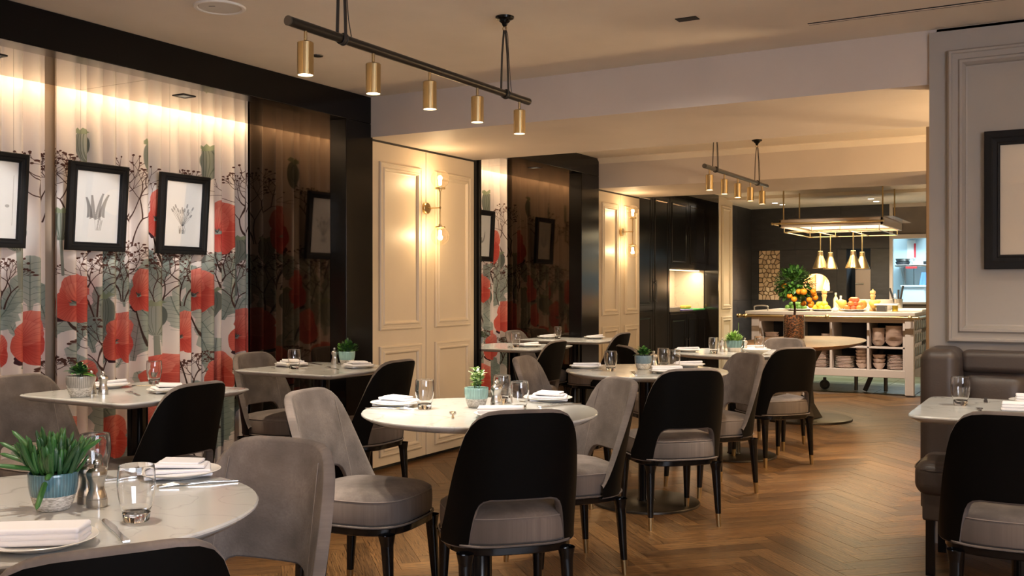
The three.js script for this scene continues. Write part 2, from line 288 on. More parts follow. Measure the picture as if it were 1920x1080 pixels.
struct('trim_6', RBx(-0.79, -0.60, 0, 2.19, -6.50, -6.43, 0.003), P({ color: C(0.16, 0.11, 0.075), roughness: 0.6 }));
struct('wall_right_003', B(-0.6, 2.8, 0, 2.45, -8.74, -8.60), M.plain); struct('wall_right_004', B(2.6, 2.8, 0, 2.45, -8.7, -5.2), M.plain);  // walls of the added, unseen lobby that holds the fill lamps
// panelled end wall behind the banquette
const rw = struct('wall_right_001', B(-0.61, 2.7, 0, 2.432, -5.25, -5.08), M.wallR);
mesh('moulding', mv(rectLoft(2.2, 1.374, MOULD2), 0.572, 1.647, -5.08), M.wallR, rw);
mesh('shadow_gap', B(-0.58, 2.7, 2.432, 2.449, -5.22, -5.10), M.blackSlit, rw);
struct('wall_right_002', [B(2.6, 2.8, 0, 2.45, -5.25, -0.95), B(2.6, 2.8, 0, 2.45, 1.75, 3.2), B(2.6, 2.8, 0, 0.72, -0.95, 1.75), B(2.6, 2.8, 2.32, 2.45, -0.95, 1.75)], M.plain);
struct('wall_back_001', B(-4.2, 2.8, 0, 2.45, 3.0, 3.2), M.plain);
const win = structGroup('window_1');  // unseen window, put on this side so daylight reaches the left wall
mesh('window_frame', [B(2.62, 2.68, 0.72, 0.78, -0.95, 1.75), B(2.62, 2.68, 2.26, 2.32, -0.95, 1.75), B(2.62, 2.68, 0.78, 2.26, -0.95, -0.89), B(2.62, 2.68, 0.78, 2.26, 1.69, 1.75), B(2.62, 2.68, 0.78, 2.26, 0.37, 0.43)], M.dark, win);
mesh('pane', B(2.647, 2.652, 0.78, 2.26, -0.89, 0.37), M.glassWall, win); mesh('pane', B(2.647, 2.652, 0.78, 2.26, 0.43, 1.69), M.glassWall, win);
// ---------------------------------------------------------------- ceiling fittings
{
  const s = thing('ceiling_speaker', 'round white loudspeaker set flush in the ceiling above the curtains', 'speaker', [-3.266, 2.45, -3.125]);
  mesh('rim', latheC([[0.092, 0], [0.112, 0], [0.112, -0.004], [0.108, -0.008], [0.096, -0.008], [0.092, -0.004]], 48), M.white, s);
  mesh('grille', latheC([[0.092, -0.002], [0.090, -0.005], [0.05, -0.007], [0, -0.0075]], 48), P({ color: C(0.62, 0.58, 0.53), roughness: 0.8 }), s);
  const b = mesh('badge', RB(0.028, 0.001, 0.006, 0.0004), M.dark, s); b.position.set(0.0, -0.008, 0.045); b.rotation.y = 0.5;
  const d = thing('slot_diffuser', 'long black double slot air diffuser in the ceiling before the right wall', 'air vent', [0.3, 2.45, -4.70]);
  mesh('slot', RBx(-1.39, 1.6, -0.003, 0.001, -0.016, -0.006), M.blackSlit, d); mesh('slot', RBx(-1.39, 1.6, -0.003, 0.001, 0.008, 0.018), M.blackSlit, d); mesh('divider_strip', RBx(-1.39, 1.6, -0.004, 0.001, -0.006, 0.008), M.ceiling, d);
  const e = thing('ceiling_sensor', 'small dark pointed sensor on the ceiling behind the nearest brass spotlight', 'sensor', [-3.50, 2.45, -4.04]);
  mesh('plate', latheC([[0, 0], [0.030, 0], [0.028, -0.005], [0.012, -0.009], [0, -0.010]], 24), M.barSilver, e);
  const f = thing('recessed_light', 'unlit black recessed fitting cut by the upper edge of the photo', 'ceiling light', [-1.55, 2.45, -4.33]);
  mesh('trim', RB(0.10, 0.006, 0.06, 0.002), M.blackSlit, f);
}
function downlight(x, z, y, label, group, cd, deg, color = SOFT, tx = x, tz = z) {
  const t = thing('alcove_downlight', label, 'ceiling light', [x, y, z], 0, group);
  mesh('bezel', join([RBx(-0.045, 0.045, -0.004, 0, -0.045, -0.030, 0.001), RBx(-0.045, 0.045, -0.004, 0, 0.030, 0.045, 0.001), RBx(-0.045, -0.030, -0.004, 0, -0.030, 0.030, 0.001), RBx(0.030, 0.045, -0.004, 0, -0.030, 0.030, 0.001)]), M.dark, t);
  mesh('lens', mv(RB(0.06, 0.002, 0.06, 0.0008), 0, -0.001, 0), glow(color, 0.25), t);
  spotLight(color, cd, [x, y - 0.012, z], [tx, 0, tz], deg, 0.7);
}
downlight(-4.32, -3.87, 2.285, 'square dark downlight in the mirrored ceiling of the front alcove', 'front alcove downlights', LV.alcoveDown, 34, SOFT, -3.95, -4.35);
downlight(-4.32, -2.75, 2.285, 'unseen square dark downlight at the near end of the front alcove, lighting the curtain-side table', 'front alcove downlights', LV.alcoveDown, 34, SOFT, -3.85, -2.95);  // out of view, placed to light the curtain-side table
downlight(-4.20, -7.75, 2.285, 'square dark downlight in the rear alcove ceiling, nearer the curtain', 'rear alcove downlights', LV.alcoveDown, 34, SOFT, -4.0, -7.95);
downlight(-4.32, -6.75, 2.285, 'unseen square dark downlight in the rear alcove ceiling behind the panels, lighting the nearer table', 'rear alcove downlights', LV.alcoveDown, 34, SOFT, -3.95, -6.65);  // out of view, placed to light the nearer alcove table
// added floor lamps beside and behind the camera, warm fill for the ceiling
for (const [x, z] of [[-3.3, 0.9], [0.9, 0.9], [1.9, -3.0]]) {
  const t = thing('fill_uplighter', 'added brass floor lamp shining upwards out of view, warm fill for the ceiling', 'floor lamp', [x, 0, z], 0, 'fill_uplighters');
  mesh('base', latheC([[0, 0.03], [0.12, 0.025], [0.14, 0.01], [0.14, 0], [0, 0]].reverse(), 32), M.brass, t); mesh('pole', rod([0, 0.02, 0], [0, 1.62, 0], 0.012), M.brass, t);
  mesh('bowl', lathe([[0.0, 1.60], [0.05, 1.61], [0.13, 1.68], [0.16, 1.72], [0.155, 1.72], [0.125, 1.69], [0.05, 1.625], [0, 1.615]], 32), M.brass, t); mesh('lamp', mv(cyl(0.09, 0.09, 0.01, 24), 0, 1.675, 0), glow(SOFT, 8), t);
  spotLight(WARM, LV.torchFill, [x, 1.70, z], [x, 3, z], 80, 0.6, 6);
}
// added globe lamps in an added lobby, warm fill for beams and doors
for (const [x, z] of [[0.35, -5.95], [0.35, -7.7]]) {
  const t = thing('added_globe_lamp', 'added globe fill lamp in an added side lobby hidden by the panelled end wall', 'floor lamp', [x, 0, z], 0, 'added lobby fill lamps');
  mesh('base', latheC([[0, 0.03], [0.12, 0.025], [0.14, 0.01], [0.14, 0], [0, 0]].reverse(), 32), M.brass, t); mesh('pole', rod([0, 0.02, 0], [0, 1.32, 0], 0.012), M.brass, t);
  mesh('globe', mv(new THREE.SphereGeometry(0.15, 28, 20), 0, 1.45, 0), glow(WARM, 1.2), t); pointLight(WARM, LV.lobby, [x, 1.45, z], 7);
}
// unseen recessed spots, placed to light tables, floor, orange tree and kitchen island
for (const [x, z, tx, tz, k, y, deg] of [[-1.15, -3.95, -2.45, -5.9, 1.7, 2.45], [-1.6, -7.65, -2.94, -10.9, 3.4, 2.45, 11], [-1.9, -1.35, -1.9, -1.4, 0.85, 2.45], [-0.5, -2.7, -0.25, -3.7, 0.6, 2.45, 30], [0.2, -4.3, 0.1, -4.4, 1, 2.45], [-0.75, -3.6, -1.0, -4.6, 0.5, 2.45], [-2.6, -2.4, -2.9, -3.2, 0.8, 2.45], [-3.3, -1.7, -3.5, -2.4, 0.9, 2.45], [1.2, -1.8, 1.0, -2.5, 1, 2.45], [-1.25, -7.3, -1.3, -6.7, 2.4, 2.45, 30], [-3.3, -7.2, -3.6, -7.3, 0.9, 2.45], [-2.2, -10.3, -2.2, -10.4, 1.2, 2.40], [-2.6, -10.6, -2.6, -12.2, 2.0, 2.40], [-1.6, -10.6, -1.8, -12.2, 2.0, 2.40]]) {
  const t = thing('unseen_downlight', 'unseen white recessed ceiling downlight, placed to light the tables, floor and kitchen', 'ceiling light', [x, y, z], 0, 'unseen downlights');
  mesh('bezel', latheC([[0.03, -0.001], [0.032, -0.004], [0.045, -0.003], [0.046, 0]], 24), M.white, t); mesh('lens', mv(cyl(0.03, 0.03, 0.002), 0, -0.001, 0), glow(SOFT, 6), t);
  spotLight(NEUT, LV.unseenDowns * k, [x, y - 0.012, z], [tx, 0, tz], deg ?? 40, 0.8);
}
// unseen spots in the hidden ceiling, placed to brighten the pictures
for (const [x, z, ty, tz, tx] of [[-2.7, -2.2, 1.62, -2.98, -4.7], [-2.7, -2.5, 1.62, -3.6, -4.7], [-2.7, -2.75, 1.62, -4.2, -4.7]]) {
  const t = thing('unseen_picture_spot', 'unseen white recessed ceiling spot, placed to light the hung pictures', 'ceiling light', [x, 2.45, z], 0, 'unseen picture spots');
  mesh('bezel', latheC([[0.03, -0.001], [0.032, -0.004], [0.045, -0.003], [0.046, 0]], 24), M.white, t); mesh('lens', mv(cyl(0.03, 0.03, 0.002), 0, -0.001, 0), glow(NEUT, 6), t);
  spotLight(new THREE.Color(1, 0.93, 0.86), LV.accent, [x, 2.438, z], [tx, ty, tz], 6.6, 0.35);
}
for (const [x, z, c] of [[-3.547, -13.38, 0], [-3.526, -13.69, 1], [-2.301, -13.36, 2], [-2.311, -13.80, 3]]) {
  const t = thing('kitchen_downlight', ['small bright downlight in the kitchen ceiling, left and nearer of the left pair', 'small bright downlight in the kitchen ceiling, farther of the left pair', 'small bright downlight in the kitchen ceiling, nearer of the right pair', 'small bright downlight in the kitchen ceiling, farther of the right pair'][c], 'ceiling light', [x, 2.36, z]);
  mesh('bezel', latheC([[0.036, -0.001], [0.038, -0.004], [0.05, -0.003], [0.051, 0]], 24), M.white, t); mesh('lens', mv(cyl(0.036, 0.036, 0.003), 0, -0.0015, 0), glow(C(1, 0.95, 0.88), 12), t);
  spotLight(C(1, 0.90, 0.76), LV.kDown, [x, 2.345, z], [x, 0, z + 0.1], 40, 0.8);
}
// ---------------------------------------------------------------- printed curtains
function curtainPrint() {
  const N = 2048, cv = document.createElement('canvas'); cv.width = N; cv.height = N; const g = cv.getContext('2d');
  const X = z => (z - 2.6) / 2.25 * N, Y = y => (2.3 - y) / 2.3 * N, S = N / 2.28;
  g.fillStyle = '#f1e9e6'; g.fillRect(0, 0, N, N); g.lineCap = 'round'; g.lineJoin = 'round';
  const blob = (x, y, w, h, k, n = 26) => { const ph = rnd() * 6, ph2 = rnd() * 6; g.beginPath(); for (let i = 0; i <= n; i++) { const t = i / n * 6.2832, r = 1 + k * (Math.sin(3 * t + ph) * 0.5 + Math.sin(7 * t + ph2) * 0.3 + 0.3 * (rnd() - 0.5)); g.lineTo(x + Math.cos(t) * w / 2 * r, y + Math.sin(t) * h / 2 * r); } g.closePath(); };
  function leafShape(z, y, w, h, ang, dark) {
    g.save(); g.translate(X(z), Y(y)); g.rotate(ang); const W = w * S * 0.75, H = h * S * 1.15, col = dark ? ['#a3b0a9', '#8a9a92'] : ['#bcc5bd', '#a0aea6'];
    const gr = g.createLinearGradient(-W / 2, 0, W / 2, 0); gr.addColorStop(0, col[0]); gr.addColorStop(1, col[1]); g.fillStyle = gr; g.globalAlpha = 0.92;
    g.beginPath(); g.moveTo(0, H / 2); const n = 9; for (let i = n; i >= 0; i--) { const t = i / n, wd = Math.sin(Math.PI * (0.12 + 0.88 * t)) * W / 2; g.lineTo(wd + 0.12 * W * ((i % 2) - 0.3), -H / 2 + t * H); } for (let i = 0; i <= n; i++) { const t = i / n, wd = Math.sin(Math.PI * (0.12 + 0.88 * t)) * W / 2; g.lineTo(-wd - 0.12 * W * ((i % 2) - 0.3), -H / 2 + t * H); } g.closePath(); g.fill();
    g.strokeStyle = 'rgba(60,80,74,0.55)'; g.lineWidth = 3; g.beginPath(); g.moveTo(0, -H / 2); g.lineTo(0, H / 2); g.stroke(); g.lineWidth = 1.6;
    for (let i = 1; i < 9; i++) { const yy = -H / 2 + i * H / 9; for (const s of [-1, 1]) { g.beginPath(); g.moveTo(0, yy + H * 0.05); g.quadraticCurveTo(s * W * 0.2, yy, s * W * 0.42, yy - H * 0.03); g.stroke(); } }
    g.restore();
  }
  function branch(z, y, w, h) {
    const x0 = X(z), y0 = Y(y) + h * S * 0.65; g.strokeStyle = '#4a2f28'; g.fillStyle = '#5a382e';
    const grow = (x, yy, a, len, d) => {
      const x1 = x + Math.sin(a) * len, y1 = yy - Math.cos(a) * len; g.lineWidth = Math.max(1.5, d * 1.25); g.beginPath(); g.moveTo(x, yy); g.quadraticCurveTo((x + x1) / 2 + rr(-0.12, 0.12) * len, (yy + y1) / 2, x1, y1); g.stroke();
      if (d <= 0) { g.beginPath(); g.arc(x1, y1, rr(3.5, 6), 0, 7); g.fill(); return; }
      const n = d > 2 ? 2 : rnd() < 0.5 ? 2 : 3; for (let i = 0; i < n; i++) grow(x1, y1, a + (n === 2 ? (i ? 1 : -1) * rr(0.2, 0.55) : (i - 1) * rr(0.3, 0.5)), len * rr(0.62, 0.86), d - 1);
    };
    for (const o of [-0.25, 0.05, 0.3]) grow(x0 + o * w * S * 0.3, y0, o * 0.9, h * S * 0.34, 4);
  }
  function pod(z, y, w, h) {
    const x = X(z), yy = Y(y), W = w * S, H = h * S; g.strokeStyle = '#8f968c'; g.lineWidth = Math.max(8, W * 0.14); g.beginPath(); g.moveTo(x, yy + H * 0.4); g.lineTo(x + 6, yy + H * 1.6); g.stroke();
    const gr = g.createLinearGradient(x - W / 2, 0, x + W / 2, 0); gr.addColorStop(0, '#87908a'); gr.addColorStop(0.4, '#b3b8ae'); gr.addColorStop(1, '#737b73'); g.fillStyle = gr;
    g.beginPath(); g.moveTo(x - W * 0.12, yy + H / 2); g.bezierCurveTo(x - W * 0.75, yy + H * 0.2, x - W * 0.6, yy - H * 0.4, x - W * 0.35, yy - H * 0.42); g.lineTo(x + W * 0.35, yy - H * 0.42); g.bezierCurveTo(x + W * 0.6, yy - H * 0.4, x + W * 0.75, yy + H * 0.2, x + W * 0.12, yy + H / 2); g.closePath(); g.fill();
    g.strokeStyle = 'rgba(70,84,66,0.6)'; g.lineWidth = 2; for (let i = -3; i <= 3; i++) { g.beginPath(); g.moveTo(x + i * W * 0.1, yy - H * 0.4); g.quadraticCurveTo(x + i * W * 0.19, yy, x + i * W * 0.03, yy + H * 0.48); g.stroke(); }
    g.fillStyle = '#9aa68a'; g.beginPath(); g.moveTo(x - W * 0.55, yy - H * 0.40); for (let i = 0; i <= 8; i++) g.lineTo(x - W * 0.55 + i * W * 0.1375, yy - H * (i % 2 ? 0.56 : 0.48)); g.lineTo(x + W * 0.3, yy - H * 0.37); g.lineTo(x - W * 0.3, yy - H * 0.37); g.closePath(); g.fill();
  }
  function poppy(z, y, w, h) {
    const x = X(z), yy = Y(y), W = w * S, H = h * S, bx = x - W * 0.15, by = yy + H * 0.12;
    g.strokeStyle = '#3c2a22'; g.lineWidth = 6; g.beginPath(); g.moveTo(x - W * 0.3, yy + H * 0.4); g.quadraticCurveTo(x, yy + H, x + 10, yy + H * 1.3); g.stroke();
    g.fillStyle = '#3a1420'; blob(x - W * 0.32, yy + H * 0.40, W * 0.3, H * 0.2, 0.25); g.fill();
    const petal = (cx, cy, pw, ph, c0, c1) => { const gr = g.createRadialGradient(bx, by, 4, bx, by, Math.max(W, H) * 0.75); gr.addColorStop(0, c1); gr.addColorStop(1, c0); g.fillStyle = gr; blob(cx, cy, pw, ph, 0.10); g.fill(); g.save(); g.clip(); g.strokeStyle = 'rgba(165,40,34,0.38)'; g.lineWidth = 1.5; for (let i = 0; i < 44; i++) { const a = i / 44 * 6.283 + rnd() * 0.1; g.beginPath(); g.moveTo(bx, by); g.quadraticCurveTo(bx + Math.cos(a) * W * 0.3, by + Math.sin(a) * H * 0.3, bx + Math.cos(a + 0.12) * W, by + Math.sin(a + 0.12) * H); g.stroke(); } g.strokeStyle = 'rgba(255,170,150,0.5)'; g.lineWidth = 3; g.stroke(); g.restore(); };
    petal(x + W * 0.06, yy - H * 0.16, W * 0.95, H * 0.72, '#ef9a8a', '#c94c40'); petal(x - W * 0.18, yy + H * 0.16, W * 0.68, H * 0.66, '#e88372', '#cf5547'); petal(x + W * 0.2, yy + H * 0.18, W * 0.66, H * 0.68, '#e27364', '#c8483c'); petal(x, yy - H * 0.10, W * 0.62, H * 0.52, '#f3ab9b', '#d6604f');
    g.fillStyle = '#8f9a92'; blob(bx, by, W * 0.18, H * 0.09, 0.3); g.fill(); g.strokeStyle = '#46504c'; g.lineWidth = 2; for (let i = 0; i < 12; i++) { g.beginPath(); g.moveTo(bx, by + 4); g.lineTo(bx + rr(-0.12, 0.12) * W, by - H * rr(0.03, 0.08)); g.stroke(); }
  }
  const LF = [[3.89, 1.21, .11, .28], [3.67, 1.03, .08, .33], [4.26, 1.28, .14, .36], [4.47, .81, .16, .37], [4.8, 1.28, .15, .28], [3.76, 1.34, .11, .18], [3.26, 1.24, .12, .25], [3.98, 1.31, .12, .25], [4.2, 1.05, .13, .2], [4.66, 1.14, .14, .24], [3.13, 1.05, .06, .22], [3.7, .5, .2, .3], [4.2, .45, .2, .3], [4.62, .4, .2, .3], [3.35, .5, .2, .3], [2.9, 1.2, .16, .3], [2.8, .8, .16, .3]];
  LF.forEach((l, i) => leafShape(...l, (i * 1.7 % 1.2) - 0.6, i % 2)); for (let i = 0; i < 40; i++) leafShape(2.65 + i * 0.056 + rr(-0.03, 0.03), rr(0.25, 1.38), rr(0.10, 0.17), rr(0.2, 0.34), rr(-0.7, 0.7), i % 2); LF.slice(0, 11).forEach((l, i) => leafShape(l[0] + 0.07, l[1] - 0.13, l[2], l[3], (i * 0.7 % 0.8) - 0.4, (i + 1) % 2));
  for (const b of [[3.32, 1.81, .13, .37], [3.48, 1.8, .1, .32], [3.9, 1.77, .19, .47], [4.28, 1.84, .17, .26], [4.8, 1.81, .15, .46], [4.1, 1.28, .2, .38], [4.26, 1.34, .21, .36], [4.7, 1.28, .19, .38], [3.65, 1.27, .14, .33], [3.11, 1.27, .12, .25], [4.37, .71, .22, .23], [3.83, 1.34, .11, .31], [3.69, .91, .14, .36], [4.75, .65, .2, .25], [3.38, .78, .13, .17], [4.59, 1.38, .19, .27], [2.9, 1.8, .15, .4], [2.75, 1.3, .2, .36]]) branch(...b);
  for (const p of [[4.07, 1.03, .17, .2], [3.58, 2.0, .08, .18], [3.99, 1.97, .05, .22], [4.45, 1.99, .1, .24], [3.71, 1.06, .09, .24], [4.73, 1.46, .11, .18], [3.17, 1.49, .14, .17], [3.45, 1.56, .07, .17], [4.52, 1.11, .11, .2], [2.85, 1.95, .1, .22]]) pod(...p);
  for (const p of [[3.52, 1.16, .19, .26], [3.82, .93, .2, .28], [3.24, .95, .19, .27], [3.96, 1.2, .1, .25], [4.4, 1.2, .18, .27], [4.28, .94, .14, .25], [4.1, .72, .31, .19], [4.59, 1.61, .18, .33], [4.09, 1.66, .12, .29], [4.77, .93, .25, .3], [4.56, .67, .21, .27], [3.1, .89, .06, .16], [3.58, .74, .14, .15], [4.0, .42, .22, .26], [4.4, .38, .22, .26], [3.4, .4, .22, .26], [2.85, 1.0, .2, .28], [3.75, .36, .2, .25]]) poppy(...p);
  const t = new THREE.CanvasTexture(cv); t.colorSpace = THREE.SRGBColorSpace; t.wrapS = THREE.RepeatWrapping; return t;
}
M.curtain = P({ color: C(0.92, 0.90, 0.88), roughness: 0.85, map: curtainPrint(), side: THREE.DoubleSide, sheen: 0.2, sheenRoughness: 0.6 });
function curtain(z0, z1, shift, label, ph = 0) {
  const n = Math.round(Math.abs(z1 - z0) * 160), g = grid(n, 10, (u, v) => {
    const z = z0 + (z1 - z0) * u, y = 0.02 + 2.38 * v, s = -z * 1, k = 1 - 0.35 * v;
    const a = Math.sin(s * 62 + 1.3 * Math.sin(s * 7 + ph) + ph), b = Math.sin(s * 33 + 2 * Math.sin(s * 5.2 + ph)), x = -4.785 + (0.036 * a + 0.014 * b) * (0.75 + 0.25 * k) + 0.006 * Math.sin(v * 5 + s * 9) * (1 - v);
    return [x, y, z + 0.006 * Math.cos(s * 62), (-(z + shift) - 2.6 + 0.006 * Math.sin(s * 124 + 2.6 * Math.sin(s * 7 + ph) + 2 * ph)) / 2.25, y / 2.3];
  });
  const o = thing('curtain', label, 'curtain'); mesh('drape', g, M.curtain, o);
  mesh('hem', grid(Math.round(n / 2), 2, (u, v) => { const z = z0 + (z1 - z0) * u, s = -z, a = Math.sin(s * 62 + 1.3 * Math.sin(s * 7 + ph) + ph), b = Math.sin(s * 33 + 2 * Math.sin(s * 5.2 + ph)); return [-4.783 + 0.028 * a + 0.013 * b, 0.012 + 0.04 * v, z]; }), P({ color: C(0.7, 0.66, 0.62), roughness: 0.9, side: THREE.DoubleSide }), o);
  return o;
}
curtain(-1.92, -3.345, 0, 'printed poppy curtain at the left edge of the photo, left of the bare wall gap', 0.7);
curtain(-3.415, -4.842, 0, 'wide white curtain printed with red poppies and branches behind the two hung pictures');
curtain(-6.50, -8.232, 3.39, 'printed poppy curtain in the rear alcove beyond the first panelled doors', 2.1);
// light strips above the curtains
for (const [z0, z1, lab] of [[-1.92, -4.83, 'slim warm light strip above the poppy curtains of the front alcove'], [-6.50, -8.22, 'slim warm light strip above the curtain of the rear alcove']]) {
  const L = Math.abs(z1 - z0), t = thing('light_strip', lab, 'light', [-4.686, 2.345, (z0 + z1) / 2]);
  mesh('channel', RBx(0, 0.012, -0.036, 0.036, -L / 2, L / 2, 0.001), M.white, t); mesh('diffuser', RBx(-0.004, 0, -0.014, 0.014, -L / 2, L / 2, 0.001), glow(WARM, 6), t);
  area(WARM, LV.cove, L, 0.02, [-4.693, 2.345, (z0 + z1) / 2], [-4.775, 1.95, (z0 + z1) / 2]);
}
// ---------------------------------------------------------------- pictures
function sketch(kind) {
  const cv = document.createElement('canvas'); cv.width = 288; cv.height = 400; const g = cv.getContext('2d'); g.fillStyle = kind === 4 ? '#d8cbb8' : '#e3e6e8'; g.fillRect(0, 0, 288, 400); g.strokeStyle = 'rgba(60,62,66,0.75)'; g.fillStyle = 'rgba(90,92,96,0.45)'; g.lineWidth = 1.3;
  const curve = (x, y, a, l, bend) => { g.beginPath(); g.moveTo(x, y); g.quadraticCurveTo(x + Math.sin(a) * l * 0.5 + bend, y - Math.cos(a) * l * 0.5, x + Math.sin(a) * l, y - Math.cos(a) * l); g.stroke(); };
  if (kind === 0) { for (const [x, y, h, b] of [[100, 255, 110, -22], [118, 260, 130, -8], [150, 265, 150, 26], [176, 250, 130, 34]]) { const n = 16; for (let i = 0; i < n; i++) { const t = i / n, px = x + b * t * t * 1.3, py = y - h * t, w = 13 * (1 - t) + 4; for (const s of [-1, 1]) { g.beginPath(); g.ellipse(px + s * w * 0.6, py, w * 0.6, 4, s * 0.5, 0, 7); g.fill(); g.stroke(); } } } for (let i = 0; i < 9; i++) curve(140 + i * 4, 330, rr(-0.3, 0.3), 60, 0); }
  if (kind === 1) { for (let i = 0; i < 13; i++) { const a = (i - 6) * 0.12 + rr(-0.06, 0.06), l = rr(80, 140); for (const o of [-3, 3]) curve(144 + o, 275, a, l, o * 3 + rr(-6, 6)); g.beginPath(); g.ellipse(144 + Math.sin(a) * l, 275 - Math.cos(a) * l, 5, 12, a, 0, 7); g.fill(); g.stroke(); } for (let i = 0; i < 26; i++) curve(rr(120, 168), 320, rr(-0.3, 0.3), rr(20, 55), 0); }
  if (kind === 2) { curve(150, 300, 0, 230, 0); for (let i = 0; i < 9; i++) for (const s of [-1, 1]) curve(150, 290 - i * 20, s * 0.9, 46 - i * 3, s * 5); g.beginPath(); g.ellipse(232, 230, 12, 8, 0, 0, 7); g.fill(); curve(262, 330, 0, 260, 0); }
  if (kind === 3) { for (const [x, b] of [[118, -26], [164, 30]]) for (let i = 0; i < 12; i++) curve(144 + (x - 144) * i / 12, 265, b * 0.012 + rr(-0.1, 0.1), 130 - i * 5, b * 0.8); for (let i = 0; i < 10; i++) curve(144, 275, rr(-0.15, 0.15), 60, rr(-8, 8)); g.fillRect(110, 290, 26, 2); }
  if (kind === 4) { g.strokeStyle = 'rgba(70,60,52,0.55)'; for (let i = 0; i < 4; i++) { g.beginPath(); for (let k = 0; k < 60; k++) g.lineTo(150 + Math.sin(k * 0.5 + i) * (30 + i * 8), 150 + k * 2.2 + Math.cos(k * 0.7) * 8); g.stroke(); } g.strokeRect(110, 150, 90, 110); for (let i = 0; i < 14; i++) curve(100 + i * 8, 290, rr(-0.5, 0.5), rr(20, 80), rr(-10, 10)); g.fillStyle = 'rgba(50,46,42,0.4)'; g.fillRect(128, 206, 60, 16); }
  const t = new THREE.CanvasTexture(cv); t.colorSpace = THREE.SRGBColorSpace; return t;
}
function ringFrame(w, h, rings) { const g = rectLoft(w, h, rings), n = g.attributes.position.count - 6; const o = new THREE.BufferGeometry(); for (const k of ['position', 'normal', 'uv']) { const a = g.attributes[k]; o.setAttribute(k, new THREE.BufferAttribute(a.array.slice(0, n * a.itemSize), a.itemSize)); } return o; }
function picture(w, h, fw, kind, label, pos, turn, tilt, hang, group) {
  const t = thing('framed_picture', label, 'picture', pos, turn, group); t.rotation.order = 'YXZ'; t.rotation.x = tilt;
  mesh('frame', ringFrame(w, h, [[0, -0.012], [0, 0.014], [0.004, 0.019], [fw * 0.45, 0.021], [fw * 0.55, 0.016], [fw * 0.8, 0.013], [fw * 0.86, 0.016], [fw * 0.95, 0.014], [fw, 0.006], [fw, -0.004]]), M.frameWood, t);
  mesh('backing', mv(new THREE.BoxGeometry(w - 0.004, h - 0.004, 0.004), 0, 0, -0.010), M.dark, t);
  const pg = mv(new THREE.PlaneGeometry(w - 2 * fw + 0.004, h - 2 * fw + 0.004), 0, 0, -0.0035), pm = mesh('print', pg, P({ color: C(0.95, 0.95, 0.95), roughness: 0.9, map: sketch(kind) }), t);
  mesh('glass', mv(new THREE.BoxGeometry(w - 2 * fw + 0.004, h - 2 * fw + 0.004, 0.0015), 0, 0, 0.002), M.glassWall, t);
  if (hang) for (const s of [-1, 1]) { const e = hang / Math.cos(tilt); mesh('hanging_wire', rod([s * w * 0.3, h / 2 - 0.01, -0.008], [s * w * 0.3, h / 2 + e * Math.cos(tilt), -0.008 - e * Math.sin(tilt)], 0.0006, 6), M.dark, t); }
  return t;
}
picture(0.375, 0.482, 0.047, 2, 'black framed plant drawing cut off by the left edge of the photo', [-4.70, 1.66, -2.985], Math.PI / 2, 0.075, 0.38);
picture(0.375, 0.482, 0.047, 0, 'black framed drawing of a leafy fern-like plant, left of two on the wide curtain', [-4.70, 1.66, -3.60], Math.PI / 2, 0.075, 0.38);
picture(0.375, 0.482, 0.047, 1, 'black framed drawing of a bulb plant with roots, right of two on the wide curtain', [-4.70, 1.66, -4.205], Math.PI / 2, 0.075, 0.38);
picture(0.375, 0.465, 0.047, 3, 'black framed drawing of two curved leaves in the rear alcove', [-4.68, 1.685, -7.64], Math.PI / 2, 0.05, 0.36);
picture(0.62, 0.636, 0.066, 4, 'large black framed cream drawing on the grey panelled wall at right', [-0.060, 1.620, -5.058], 0, 0, 0);
